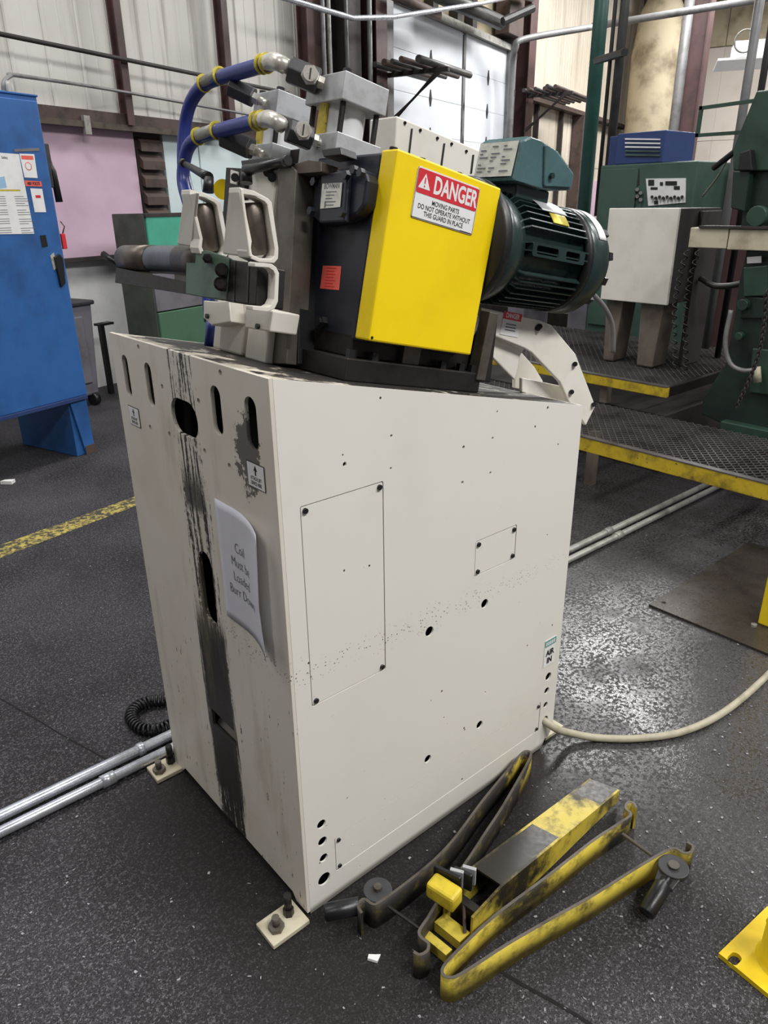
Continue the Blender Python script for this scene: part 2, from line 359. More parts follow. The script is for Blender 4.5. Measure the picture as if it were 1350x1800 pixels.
def floor_mat():
    t = NT('floor_concrete'); x, y, z = t.xyz()
    big = t.noise(.9, 5, .62); mid = t.noise(7, 5, .65); fine = t.noise(70, 4, .7); vf = t.noise(260, 2, .6)
    c = t.mix(t.ramp(big, .35, .68), srgb(36, 34, 35), srgb(66, 64, 67))
    c = t.mix(t.math('MULTIPLY', t.ramp(mid, .45, .7), .55), c, srgb(34, 31, 30))
    c = t.mix(t.math('MULTIPLY', t.ramp(fine, .50, .66), .6), c, srgb(104, 101, 105))
    c = t.mix(t.math('MULTIPLY', t.ramp(vf, .48, .6), .75), c, srgb(14, 13, 13))
    c = t.mix(t.math('MULTIPLY', t.ramp(t.math('ADD', t.noise(150, 3, .7), t.math('MULTIPLY', mid, .12)), .62, .68), t.ramp(big, .35, .65, .35, .7)), c, srgb(128, 125, 130))
    # metal dust and tiny slivers
    vor = t.n('ShaderNodeTexVoronoi'); vor.inputs['Scale'].default_value = 190; t.l(t.P(), vor.inputs['Vector'])
    dot = t.ramp(vor.outputs['Distance'], .12, .2, 1.0, 0.0)
    sel = t.n('ShaderNodeSeparateColor'); t.l(vor.outputs['Color'], sel.inputs[0])
    dens = t.ramp(t.noise(1.7, 4, .6), .38, .7, .93, .66)
    spk = t.math('MULTIPLY', dot, t.math('GREATER_THAN', sel.outputs[0], dens))
    c = t.mix(t.math('MULTIPLY', spk, .7), c, srgb(150, 148, 152))
    # oily wet areas with their own outline, by the right side of the pedestal and under the platform
    wx = t.math('MULTIPLY', t.ramp(x, .55, 1.15), t.ramp(t.math('ADD', y, t.math('MULTIPLY', big, .5)), -.75, -.1))
    wx = t.math('MULTIPLY', wx, t.ramp(y, 2.6, 1.6))
    wn = t.ramp(t.math('ADD', t.noise(2.2, 4, .6), t.math('MULTIPLY', mid, .35)), .5, .78)
    wet = t.math('MULTIPLY', wx, t.ramp(wn, 0, 1, .62, 1.0))
    c = t.mix(t.math('MULTIPLY', wet, .45), c, srgb(40, 34, 30))
    grit = t.math('MULTIPLY', t.ramp(t.math('ADD', t.noise(74, 4, .72), t.math('MULTIPLY', t.noise(9, 3), .25)), .61, .68), wet)
    c = t.mix(t.math('MULTIPLY', grit, .75), c, srgb(18, 16, 15))
    # oil soaked stain on the keeper side, floor also darkened round the pedestal's front
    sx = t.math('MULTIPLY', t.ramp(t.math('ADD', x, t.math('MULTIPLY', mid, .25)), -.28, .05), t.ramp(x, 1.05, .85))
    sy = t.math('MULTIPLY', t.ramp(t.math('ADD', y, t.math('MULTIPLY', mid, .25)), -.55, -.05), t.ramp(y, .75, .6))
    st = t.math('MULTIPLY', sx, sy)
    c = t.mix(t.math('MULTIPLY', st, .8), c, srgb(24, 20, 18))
    r = t.math('SUBTRACT', t.math('ADD', .58, t.math('MULTIPLY', fine, .22)), t.math('MULTIPLY', wet, .50))
    r = t.math('MAXIMUM', t.math('ADD', r, t.math('MULTIPLY', grit, .55)), .14)
    r = t.math('SUBTRACT', r, t.math('MULTIPLY', st, .15))
    h = t.math('ADD', t.math('MULTIPLY', fine, .6), t.math('ADD', t.math('MULTIPLY', vf, .35), t.math('MULTIPLY', t.noise(28, 3), .18)))
    mt_ = t.done(c, r, 0.0, h, .5, .0022, 1.0)
    t.l(t.math('ADD', .22, t.math('MULTIPLY', wet, .78)), t.b.inputs['Specular IOR Level'])
    return mt_
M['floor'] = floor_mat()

def worn_line():
    t = NT('worn_line_paint'); k = t.ramp(t.math('ADD', t.noise(34, 5, .75), t.math('MULTIPLY', t.noise(4, 3), .35)), .56, .74)
    return t.done(t.mix(k, srgb(172, 156, 76), srgb(58, 54, 48)), .6, 0, t.noise(80, 3), .3)
M['line'] = worn_line()

def wall_mat(name, c1, c2, c3):
    t = NT(name); st = t.noise(1.0, 5, .65, t.scaled((5.0, 5.0, .35))); n = t.noise(.6, 4)
    c = t.mix(t.ramp(n, .4, .7), c1, c2); c = t.mix(t.math('MULTIPLY', t.ramp(st, .5, .74), .75), c, c3)
    return t.done(c, .55, 0, t.noise(40, 2), .05)
M['wall_metal'] = wall_mat('wall_metal', srgb(206, 203, 196), srgb(190, 187, 180), srgb(148, 142, 132))
M['wall_metal2'] = wall_mat('wall_metal2', srgb(208, 198, 182), srgb(192, 182, 164), srgb(146, 132, 110))

def cream_front():
    t = NT('cream_front_worn'); x, y, z = t.xyz()
    n = t.noise(3, 4); c = t.mix(t.math('MULTIPLY', t.ramp(n, .4, .75), .5), srgb(216, 210, 198), srgb(196, 187, 168))
    strk = t.noise(1.0, 5, .72, t.scaled((40, 95, 5.0))); spl = t.noise(75, 4, .7)
    yc = t.math('ABSOLUTE', t.math('SUBTRACT', y, .335))
    # strip worn black by the passing coil tail
    wide = t.ramp(yc, .125, .035)
    dens = t.math('ADD', t.ramp(z, 1.29, .9, .48, .52), t.ramp(z, .8, .45, 0.0, .10))
    lim = t.math('SUBTRACT', 1.0, t.math('MULTIPLY', wide, dens))
    scr = t.ramp(t.math('SUBTRACT', t.math('ADD', strk, t.math('MULTIPLY', t.math('SUBTRACT', spl, .5), .35)), lim), -.01, .03)
    core = t.math('MULTIPLY', t.ramp(t.math('ADD', yc, t.math('MULTIPLY', t.math('SUBTRACT', strk, .5), .10)), .074, .062),
                  t.math('MULTIPLY', t.ramp(z, .70, .62), t.ramp(t.math('ADD', z, t.math('MULTIPLY', strk, .12)), .13, .19)))
    core2 = t.math('MULTIPLY', t.ramp(t.math('ADD', yc, t.math('MULTIPLY', t.math('SUBTRACT', strk, .5), .22)), .05, .03),
                   t.math('MULTIPLY', t.ramp(t.math('ADD', z, t.math('MULTIPLY', spl, .08)), 1.09, 1.02), t.ramp(z, .92, .95)))
    low = t.math('MULTIPLY', t.ramp(t.noise(1.0, 4, .7, t.scaled((40, 60, 16))), .64, .67), t.ramp(z, .75, .45))
    k = t.math('MAXIMUM', t.math('MAXIMUM', scr, t.math('MULTIPLY', core, .96)), t.math('MAXIMUM', t.math('MULTIPLY', core2, .9), low))
    # splash line of dark specks
    vz = t.math('ABSOLUTE', t.math('SUBTRACT', z, .675))
    sp = t.math('MULTIPLY', t.ramp(t.voro(115, t.scaled((1, 1, 1.6))), .3, .22), t.math('MULTIPLY', t.ramp(t.math('ADD', vz, t.math('MULTIPLY', t.noise(14, 3), .07)), .085, .03), t.ramp(y, .32, .22)))
    k = t.math('MAXIMUM', k, t.math('MULTIPLY', sp, t.math('GREATER_THAN', t.noise(44, 2), .5)))
    # rub marks round the near slot
    dy = t.math('SUBTRACT', y, .09); dz = t.math('MULTIPLY', t.math('SUBTRACT', z, 1.125), .55)
    rr = t.math('SQRT', t.math('ADD', t.math('MULTIPLY', dy, dy), t.math('MULTIPLY', dz, dz)))
    k = t.math('MAXIMUM', k, t.math('MULTIPLY', t.ramp(t.math('ADD', rr, t.math('MULTIPLY', t.math('SUBTRACT', t.noise(34, 5, .75), .5), .13)), .043, .038), .85))
    c = t.mix(k, c, srgb(47, 43, 42))
    g = t.math('MULTIPLY', t.ramp(t.noise(1.0, 4, .65, t.scaled((6, 10, 2))), .52, .7), .28); c = t.mix(g, c, srgb(150, 140, 108))
    return t.done(c, t.math('ADD', .45, t.math('MULTIPLY', k, .1)), 0, spl, .06)
M['cream_front'] = cream_front()
def cream_side():
    t = NT('cream_side_worn'); x, y, z = t.xyz()
    n = t.noise(2, 4); c = t.mix(t.math('MULTIPLY', t.ramp(n, .45, .75), .4), srgb(222, 219, 210), srgb(210, 205, 192))
    vz = t.math('ABSOLUTE', t.math('SUBTRACT', z, t.math('SUBTRACT', .668, t.math('MULTIPLY', x, .03))))
    band = t.math('MULTIPLY', t.ramp(t.math('ADD', vz, t.math('MULTIPLY', t.noise(9, 3), .08)), .085, .035), t.ramp(x, .84, .5, .45, 1))
    v = t.voro(120, t.scaled((1.0, 1.0, 1.3))); sel = t.noise(40, 2)
    sp = t.math('MULTIPLY', t.math('MULTIPLY', t.ramp(v, .26, .18), t.math('GREATER_THAN', sel, .46)), band)
    few = t.math('MULTIPLY', t.ramp(t.voro(34), .11, .08), t.math('GREATER_THAN', t.noise(13, 2), .60))
    scr = t.math('MULTIPLY', t.ramp(t.noise(1.0, 3, .6, t.scaled((34, 10, 90))), .71, .74), t.ramp(z, .62, .5))
    edge = t.math('MULTIPLY', t.ramp(t.math('ADD', x, t.math('MULTIPLY', t.noise(45, 4, .7), .05)), .020, .017), .8)
    k = t.math('MAXIMUM', t.math('MAXIMUM', sp, few), t.math('MAXIMUM', scr, edge))
    c = t.mix(k, c, srgb(62, 56, 50))
    rust = t.math('MULTIPLY', t.ramp(z, .028, .008), .8); c = t.mix(rust, c, srgb(70, 60, 48))
    return t.done(c, .42, 0, t.noise(80, 2), .04)
M['cream_side'] = cream_side()
def deck_mat():
    t = NT('deck_grimy'); n = t.noise(14, 5, .7); x, y, z = t.xyz()
    k = t.ramp(t.math('ADD', n, t.math('MULTIPLY', t.ramp(x, .0, .14), .16)), .48, .6)
    return t.done(t.mix(k, srgb(206, 198, 180), srgb(36, 31, 28)), .55, 0, n, .2)
M['deck'] = deck_mat()

# ================================================================== the setting
XR, YB = 26.0, -7.0
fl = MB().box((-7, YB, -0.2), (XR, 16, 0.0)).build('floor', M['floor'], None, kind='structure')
# painted line and slab joints are pieces of the floor
q = [FZ(0, 957), FZ(240, 874), FZ(240, 887), FZ(0, 983)]
d0 = (q[1]-q[0]+q[2]-q[3])/2
q = [q[0]-d0*1.2, q[1]+d0*1.6, q[2]+d0*1.6, q[3]-d0*1.2]
MB().prism([p+V3(0, 0, .0004) for p in q], (0, 0, .0012)).build('painted_line', M['line'], fl)
def joint(path, w=.006):
    P = [FZ(*p) for p in path]; MB().ribbon([p[:2] for p in P], .0003, .0012, w).build('slab_joint', M['void'], fl)
joint([(0, 1228), (60, 1262), (110, 1293), (175, 1328), (215, 1352)], .005)
joint([(880, 1708), (920, 1732), (975, 1762), (1010, 1783), (1060, 1815)], .008)

wb = MB().box((-8, WALL_T+.10, 0), (24.2, WALL_T+.3, CEIL), WALLF).build('wall_left', M['white_block'], None, kind='structure')
# ribbed metal sheets above the ledge, one mesh shared by all
def sheet_mesh(z0, z1, w=.33):
    m = MB(); pr = [(0, 0), (.012, -.012), (.03, -.012), (.042, 0), (w*.5-.01, 0), (w*.5, -.004), (w*.5+.01, 0), (w-.003, 0)]
    n = len(pr); vv = [WD*u+WN*v+ZZ*z for z in (z0, z1) for (u, v) in pr]
    vv += [WD*u+WN*(.03)+ZZ*z for z in (z0, z1) for (u, v) in (pr[0], pr[-1])]
    m.add(vv, [(i, i+1, i+1+n, i+n) for i in range(n-1)]+[(0, n, 2*n+2, 2*n), (n-1, 2*n+1, 2*n+3, 2*n-1)])
    return m
def sheets(z0, z1, s0, s1, mat, name='wall_sheet'):
    first = None; s = s0; i = 0
    while s < s1-.05:
        if first is None:
            first = sheet_mesh(z0, z1).build(name, mat, wb); me = first.data; o = first
        else:
            o = bpy.data.objects.new(name, me); col.objects.link(o); o.parent = wb; ROOT[o.name] = ROOT[wb.name]
        o.location = tuple(s*WD+(WALL_T+.06)*WN); s += .33; i += 1
sheets(2.30, CEIL-.05, 2.2, 8.55, M['wall_metal'])
sheets(2.30, CEIL-.05, 13.0, 23.6, M['wall_metal2'])
sheets(0.02, 2.29, 13.0, 23.6, M['wall_metal2'])
# ledge girt over the insulation boards
g1 = MB().box((1.5, WALL_T-.06, 2.19), (8.5, WALL_T+.09, 2.29), WALLF).build('trim_1', M['rust'], None, .004, 'structure')
MB().box((1.5, WALL_T-.09, 2.155), (5.3, WALL_T-.02, 2.20), WALLF).build('ledge_rail', M['steel_brown'], g1)
# insulation boards
def board(name, s0, s1, z0, z1, mat, label, t0=WALL_T+.02, t1=WALL_T+.06):
    o = MB().box((s0, t0, z0), (s1, t1, z1), WALLF).build(name, mat, None, .003); return tag(o, label, 'wall board', 'insulation boards under the ledge')
board('insulation_board', 2.5, 4.27, 1.15, 2.185, M['pink'], 'pink insulation board on the wall beside the blue cabinet')
board('insulation_board', 4.62, 5.08, 1.15, 2.185, M['aqua'], 'narrow pale aqua board between louvre and blue hoses')
board('insulation_board', 5.10, 7.0, 1.15, 2.185, M['aqua'], 'wide pale aqua board behind the blue hoses')
lv = thing('louvre', 'dark slatted louvre between pink and aqua wall boards', 'louvre', wl(4.45, WALL_T, 1.2))
fbox('frame', (4.29, WALL_T+.03, 1.2), (4.60, WALL_T+.08, 2.16), M['soot'], lv, WALLF)
for k in range(6):
    z = 1.28+k*.15
    MB().prism([wl(4.31, WALL_T+.03, z), wl(4.31, WALL_T-.02, z-.02), wl(4.31, WALL_T-.02, z+.05), wl(4.31, WALL_T+.03, z+.10)], WD*.27).build('slat', M['rust'], lv)
MB().box((2.4, WALL_T+.0, 1.12), (4.4, WALL_T+.07, 1.15), WALLF).build('trim_2', M['soot'], None, kind='structure')
cl = MB().box((3.66, WALL_T-.1, 2.10), (3.72, WALL_T-.06, 2.24), WALLF).build('bracket_clip', M['galv_dull'], None, .003)
tag(cl, 'small grey metal clip over the top edge of the pink board', 'clip')

# columns
def column(s, t, w, d, mat, i, z0=0.0, z1=CEIL-.02, web=True):
    m = MB().box((s-w/2, t-d, z0), (s+w/2, t-d+.014, z1), WALLF).box((s-w/2, t-.014, z0), (s+w/2, t, z1), WALLF).box((s-.006, t-d+.014, z0), (s+.006, t-.014, z1), WALLF)
    return m.build('trim_%d' % i, mat, None, kind='structure')
column(4.155, WALL_T-.02, .075, .09, M['maroon'], 3, 2.20)
column(5.48, WALL_T-.02, .085, .10, M['maroon'], 4, 2.20)
column(6.85, WALL_T-.02, .14, .14, M['maroon'], 5, 2.20)
column(7.55, WALL_T-.02, .30, .26, M['soot'], 6)
column(8.12, WALL_T-.02, .26, .30, M['maroon'], 7)
column(13.35, WALL_T-.02, .34, .32, M['maroon'], 8)
column(22.9, WALL_T-.02, .50, .5, M['rust'], 9)

# dock door: insulated panels in a frame
dr = MB().box((8.62, WALL_T-.06, 0), (12.80, WALL_T+.06, 3.93), WALLF)
dr = dr.build('door_1', M['door_white'], None, .01, 'structure')
for k in range(8):
    fbox('door_panel', (8.64, WALL_T-.085, .01+k*.49), (10.98, WALL_T-.062, .4975+k*.49), M['door_white'], dr, WALLF, .006)
    fbox('door_panel', (11.10, WALL_T-.085, .01+k*.49), (12.78, WALL_T-.062, .4975+k*.49), M['door_white'], dr, WALLF, .003)
fbox('door_track', (11.0, WALL_T-.10, .9), (11.08, WALL_T-.062, 3.9), M['pipe_grey'], dr, WALLF)
for s in (9.9, 11.04, 12.0):
    for z in (.98, 1.47, 1.96, 2.45, 2.94, 3.43):
        m = MB(); c = wl(s, WALL_T-.10, z); m.prism([c+ZZ*.12, c+WD*.035, c-ZZ*.10, c-WD*.035], WN*.018); m.build('hinge', M['soot'], dr)
fbox('door_header', (8.5, WALL_T-.16, 3.93), (12.95, WALL_T+.02, 4.02), M['galv_dull'], dr, WALLF)
jl = fbox('door_jamb', (8.46, WALL_T-.2, 0), (8.63, WALL_T-.0, 4.3), M['pipe_grey'], dr, WALLF, .004)
jr = fbox('door_jamb', (12.78, WALL_T-.2, 0), (12.96, WALL_T-.0, 4.3), M['pipe_grey'], dr, WALLF, .004)
for k in range(7): fbox('jamb_bolt', (12.84, WALL_T-.23, .5+k*.55), (12.90, WALL_T-.2, .6+k*.55), M['soot'], dr, WALLF)

# far wall (square to the left wall) with horizontal girts
fw = MB().box((23.6, -16, 0), (23.8, WALL_T+.3, CEIL), WALLF).build('wall_back', M['tan_wall'], None, kind='structure')
for k in range(10):
    t0 = WALL_T-.1-(k+1)*1.9
    fbox('wall_sheet', (23.55, t0, 0.02), (23.6, t0+1.897, 3.05), M['tan_wall'], fw, WALLF)
    fbox('wall_sheet', (23.55, t0, 3.06), (23.6, t0+1.897, 5.3), M['tan_wall'], fw, WALLF)
    fbox('wall_sheet', (23.53, t0, 5.33), (23.6, t0+1.88, CEIL-.02), M['tan_old'], fw, WALLF, .004)
MB().box((-7.2, YB-.2, 0), (XR, YB, CEIL)).build('wall_right', M['bin_grey'], None, kind='structure')
MB().box((-7.2, YB, 0), (-7.0, 6, CEIL)).build('wall_front', M['rust'], None, kind='structure')
MB().box((-7.4, YB-.2, CEIL), (XR, 16, CEIL+.2)).build('ceiling', M['bin_grey'], None, kind='structure')
for i, (lx, ly, pw, sx, sy) in enumerate(LAMPS):
    t = thing('ceiling_light', 'long white ceiling light fixture hanging over the shop floor', 'light fixture', (lx, ly, CEIL-.6), 'ceiling lights over the shop')
    MB().prism([V3(lx-sx/2-.04, ly-sy/2-.05, CEIL-.6), V3(lx-sx/2-.04, ly+sy/2+.05, CEIL-.6), V3(lx-sx/2-.04, ly+.1, CEIL-.45), V3(lx-sx/2-.04, ly-.1, CEIL-.45)], (sx+.08, 0, 0)).build('housing', M['white_label'], t)
    for u in (-.8, .8): MB().cyl((lx+u, ly, CEIL-.46), (lx+u, ly, CEIL), .008, seg=6).build('hanger', M['steel_mid'], t)

# ================================================================== the straightener
MR = thing('coil_straightener', 'cream coil straightener on a tall worn pedestal with yellow guard and green motor', 'machine', (.46, .34, 0))
LX, LY = .925, .685
def ztop(x): return 1.28-.2286*x
# ---- front plate with slots (plane x = 0)
def c2(px, py): p = FX(px, py, 0.0); return (p[1], p[2])
holes = []
for (px, py, w, h) in ((223, 661, .032, .098), (263, 676.5, .034, .098), (381, 722, .038, .098), (442, 745, .040, .100)):
    y, z = c2(px, py); holes.append(rrect2(y, z, w, h, w*.499))
y, z = c2(324, 735); holes.append(rrect2(y, z, .118, .078, .036))
for (px, py) in ((285, 680), (349, 705), (298, 763), (360, 793), (243, 610), (387, 655), (403, 819), (264, 751)):
    y, z = c2(px, py); holes.append(ngon2(y, z, .0062, n=10))
y, z = c2(366, 1034); holes.append(rrect2(y, z, .058, .185, .0285))
y0, z0 = c2(372, 1245); y1, z1 = c2(416, 1308)
lou = [(y0+.002, z0+.0), (y1, z0-.004), (y1, z0-.05), (y0+.002, z0-.05)]
holes.append(lou)
out = [(.0, .012), (.045, .012), (.06, .03), (LY-.07, .03), (LY-.05, .012), (LY, .012), (LY, 1.2795), (0, 1.2795)]
FF = (V3(0, 0, 0), V3(0, 1, 0), V3(0, 0, 1), V3(1, 0, 0))
pf = MB().plate(out, holes, FF, .008).build('pedestal_front', M['cream_front'], MR, .0015)
MB().prism([V3(.012, y0+.004, z0-.052), V3(.012, y1-.004, z0-.052), V3(.05, y1-.004, z0-.005), V3(.05, y0+.004, z0-.005)], (0, 0, -.004)).build('louvre_flap', M['steel_mid'], pf)
# ---- side plate with access panels (plane y = 0)
def s2(px, py): p = FY(px, py, 0.0); return (p[0], p[2])
sh = []
for (px, py, r) in ((755, 1110, .0115), (852, 1061, .0110), (843, 1274, .0105), (752, 1334, .0100),
                    (606, 816, .0042), (688, 766, .0028), (687, 823, .0025), (815, 786, .0036), (866, 770, .003), (862, 831, .003), (813, 848, .0036), (963, 717, .004), (780, 1262, .0025), (853, 1217, .003),
                    (964, 1189, .0115), (961, 1214, .0095), (959, 1239, .0088), (958, 1266, .013),
                    (565, 1449, .0105), (567, 1479, .0108), (569, 1508, .0100), (620, 1485, .0018), (632, 1523, .0022)):
    x, z = s2(px, py); sh.append(ngon2(x, z, r*1.14, n=16 if r > .006 else 8))
x, z = s2(570, 1545); sh.append(ngon2(x, z, .0175, n=20))
pan = []
bx0, bz1 = s2(527, 891); bx1, bz0 = .252, s2(552, 1241)[1]; pan.append((bx0, bx1, bz0, bz1))
sx0, sz1 = s2(836, 952); sx1, sz0 = s2(903, 985)[0]+.004, s2(836, 1013)[1]; pan.append((sx0, sx1, sz0, sz1))
lx0, lz1 = s2(588, 1474); lx1, lz0 = s2(948, 1232)[0]+.008, s2(590, 1532)[1]; pan.append((lx0, lx1, lz0, lz1))
for (a, b, c, d) in pan: sh.append(rrect2((a+b)/2, (c+d)/2, b-a, d-c, .004, 3))
side = [(.0085, .004), (LX-.05, .004), (LX-.035, .03), (LX-.02, .03), (LX, .055), (LX, ztop(LX)), (.0085, ztop(0.0085))]
SF = (V3(0, 0, 0), V3(1, 0, 0), V3(0, 0, 1), V3(0, 1, 0))
ps = MB().plate(side, sh, SF, .0045).build('pedestal_side', M['cream_side'], MR, .0015)
for k, (a, b, c, d) in enumerate(pan):
    g = .0021
    MB().plate(rrect2((a+b)/2, (c+d)/2, b-a-2*g, d-c-2*g, .003, 3), [], (V3(0, .0006, 0), SF[1], SF[2], SF[3]), .0038).build('access_panel', M['cream_side'], ps)
    i = .011
    cs = [(a+i, d-i), (b-i, d-i), (a+i, c+i), (b-i, c+i)]
    for (x, z) in cs: MB().cyl((x, .003, z), (x, -.0035, z), .0058 if k < 2 else .005, seg=10).build('bolt', M['black'], ps)
# ---- other plates, deck
MB().prism([V3(0.008, LY, .01), V3(LX, LY, .01), V3(LX, LY, ztop(LX)), V3(.008, LY, ztop(0.008))], (0, -.008, 0)).build('pedestal_far_side', M['cream_plain'], MR)
MB().box((LX-.008, .008, .05), (LX, LY-.008, ztop(LX))).build('pedestal_back', M['cream_plain'], MR)
MB().prism([V3(.0085, .0085, ztop(.0085)), V3(LX-.0085, .0085, ztop(LX-.0085)), V3(LX-.0085, .0085, ztop(LX)-.008), V3(.0085, .0085, 1.2715)], (0, LY-.017, 0)).build('deck_plate', M['deck'], MR)
# black sheets added inside the pedestal so its holes read dark
random.seed(5)
MB().box((.10, .012, .02), (.115, LY-.012, 1.22)).build('hole_blackout', M['void'], MR)
MB().box((.12, .09, .02), (LX-.02, .10, 1.03)).build('hole_blackout', M['void'], MR)
# ---- feet with anchor bolts
def foot(cx, cy, w, d):
    F = (V3(cx, cy, 0), V3(1, 0, 0), V3(0, 1, 0), ZZ)
    p = MB().box((-w/2, -d/2, .001), (w/2, d/2, .014), F).build('foot_pad', M['beam'], MR, .002)
    m = MB(); hexbolt(m, (cx-.02, cy-.004, .014), ZZ, .019, .012); m.cyl((cx-.02, cy-.004, .026), (cx-.02, cy-.004, .05), .009, seg=10); m.build('anchor_bolt', M['steel_mid'], p)
    m = MB(); hexbolt(m, (cx+.022, cy+.008, .014), ZZ, .013, .02); m.cyl((cx+.022, cy+.008, .03), (cx+.022, cy+.008, .075), .0095, seg=10); m.build('jack_screw', M['steel_dark'], p)
c = FZ(503, 1628); foot(c[0]-.005, c[1]+.005, .10, .075)
c = FZ(297, 1352); foot(c[0]-.01, c[1], .085, .075)
foot(LX+.03, .05, .09, .08)
# ---- labels on the front
def label_lift(px, py, h, w):
    y, z = c2(px, py); F = (V3(-.0012, y, z), V3(0, -1, 0), V3(0, 0, 1), V3(-1, 0, 0))
    o = MB().box((-w/2, -h/2, -.0008), (w/2, h/2, .0002), F).build('lift_label', M['ink'], MR)
    MB().box((-w/2+.0015, -h/2+.0015, 0), (w/2-.0015, h/2-.0015, .0005), F).build('label_face', M['white_label'], o)
    m = MB(); zz = F[3]*.0008
    m.prism([fr(F, 0, h*.42, .0006), fr(F, -.006, h*.2, .0006), fr(F, .006, h*.2, .0006)], F[3]*.0003)
    m.box((-.002, h*.02, .0006), (.002, h*.22, .0009), F)
    for i, s in enumerate(('ATTACH LIFT', 'DEVICE HERE')): m.text(s, (fr(F, 0, -h*.12-i*h*.2, .0007), F[1], F[2], F[3]), h*.2, sx=.62, bold=.0003)
    m.build('lettering', M['ink'], o)
label_lift(237, 732, .046, .058); label_lift(451, 837, .050, .060)
# ---- AIR IN label on the side
x, z = s2(966, 1145); F = (V3(x, -.0012, z), V3(1, 0, 0), V3(0, 0, 1), V3(0, -1, 0))
o = MB().box((-.026, -.045, -.0008), (.026, .045, 0), F).build('air_label', M['white_label'], MR)
MB().box((-.025, .022, .0001), (.025, .042, .0005), F).build('label_band', M['teal_label'], o)
m = MB()
for k in range(5): m.box((-.021+k*.0088, .026, .0006), (-.021+k*.0088+.0056, .038, .0008), F)
m.build('band_marks', M['white_label'], o)
m = MB().text('AIR', (fr(F, 0, -.002, .0005), F[1], F[2], F[3]), .026, sx=.9, bold=.0012).text('IN', (fr(F, 0, -.028, .0005), F[1], F[2], F[3]), .026, sx=.9, bold=.0012)
m.build('lettering', M['ink'], o)

# ================================================================== head on the deck
# base under the gearbox
m = MB().box((.22, .07, .0), (.62, .52, .045), HEAD).box((.25, .10, .045), (.60, .50, .09), HEAD); m.build('head_base', M['steel_dark'], MR, .003)
m = MB().box((.38, .085, .045), (.43, .11, .085), HEAD).build('base_block', M['steel_mid'], MR, .002)
for a in (.24, .30, .50, .56, .60): 
    m = MB(); hexbolt(m, hd(a, .084, .045), HN, .011, .016); m.build('base_bolt', M['black'], MR)
# cream head body and uprights
MB().box((.20, .36, .0), (.62, .56, .40), HEAD).build('head_body', M['cream'], MR, .006)
MB().box((.185, .405, .0), (.23, .505, .33), HEAD).build('body_rib', M['cream'], MR, .006)
MB().box((.17, .275, .0), (.24, .36, .15), HEAD).build('body_foot', M['cream'], MR, .004)
# dark steel uprights, the second one blacked in as shade
def apoly(pts, a0, a1, name, mat, bevel=.002, parent=None):
    P = [PA(px, py, a0) for px, py in pts]; return MB().prism(P, HA*(a1-a0)).build(name, mat, parent or MR, bevel)
apoly([(487, 297), (512, 292), (520, 300), (503, 640), (478, 640), (482, 560), (490, 470)], .185, .235, 'upright', M['steel_mid'])
apoly([(512, 290), (530, 288), (524, 640), (502, 640)], .21, .26, 'upright', M['black'])  # black colour stands in for the shadow between bracket and gearbox
apoly([(397, 294), (432, 296), (425, 470), (385, 470)], .19, .23, 'upright', M['steel_dark'])
apoly([(405, 298), (418, 302), (416, 325), (404, 322)], .186, .19, 'cap_plate', M['cream_plain'], .001)
apoly([(516, 298), (529, 301), (527, 322), (514, 318)], .200, .205, 'cap_plate', M['cream_plain'], .001)
apoly([(440, 305), (487, 298), (498, 300), (480, 400), (474, 470), (436, 470)], .215, .235, 'body_cover', M['cream'], .003)
apoly([(437, 316), (461, 318), (460, 332), (437, 330)], .2135, .215, 'warning_tag', M['red_label'], .0)
apoly([(505, 291), (540, 281), (564, 284), (564, 302), (512, 306)], .19, .26, 'top_bar', M['steel_brown'], .002)
# lower cream guide feet
apoly([(357, 528), (380, 530), (402, 528), (406, 566), (372, 572), (357, 558)], .15, .19, 'guide_foot', M['cream'], .003)
apoly([(432, 535), (480, 546), (474, 583), (430, 576)], .12, .185, 'guide_foot', M['cream'], .003)
for px, py in ((366, 556), (455, 574)): MB().cyl(PA(px, py, .15 if px < 400 else .12), PA(px, py, .15 if px < 400 else .12)-HA*.006, .0055, seg=8).build('foot_screw', M['black'], MR)

# ---- gear reducer (navy) with inspection cover and yellow guard
gA0, gA1 = .25, .55
gb = MB().box((gA0, .092, .078), (gA1, .295, .424), HEAD).build('gearbox', M['navy'], MR, .005)
# raised octagonal cover
cp = [(556, 318), (640, 296), (648, 305), (640, 372), (632, 388), (545, 397), (540, 385)]
def onA(px, py, a): return PA(px, py, a)
cov = [(553, 316), (575, 300), (622, 292), (642, 300), (646, 318), (640, 360), (627, 378), (600, 388), (562, 393), (545, 378)]
P = [PA(px, py, gA0-.03) for px, py in cov]
mc = MB().prism(P, HA*.031).build('inspection_cover', M['navy'], gb, .006)
fc = [(563, 306), (612, 297), (606, 390), (560, 392)]
MB().prism([PA(px, py, gA0-.042) for px, py in fc], HA*.012).build('cover_face', M['navy'], gb, .004)
for px, py in ((556, 321), (612, 309), (550, 372), (605, 375), (626, 300), (638, 305)):
    m = MB(); hexbolt(m, PA(px, py, gA0-.04), -HA, .0085, .01); m.build('cover_bolt', M['navy'], gb)
lp = [PA(px, py, gA0-.0435) for px, py in ((567, 323), (602, 321), (598, 364), (563, 367))]
MB().prism(lp, -HA*.0006).build('maker_label', M['plate_label'], gb)
c = sum(lp)/4; ex = unit(lp[1]-lp[0]); ey = unit(lp[0]-lp[3])
FLB = (c-HA*.0007, ex, ey, -HA)
m = MB().text('BOWMAN', (fr(FLB, 0, .017, .0), ex, ey, -HA), .014, sx=.75, bold=.0004)
for k in range(5): m.box((-.017, .006-k*.006, 0), (.017-.006*(k % 3), .0075-k*.006, .0003), FLB)
m.box((-.018, -.022, 0), (-.014, -.010, .0003), FLB)
m.build('label_lettering', M['ink_grey'], gb)
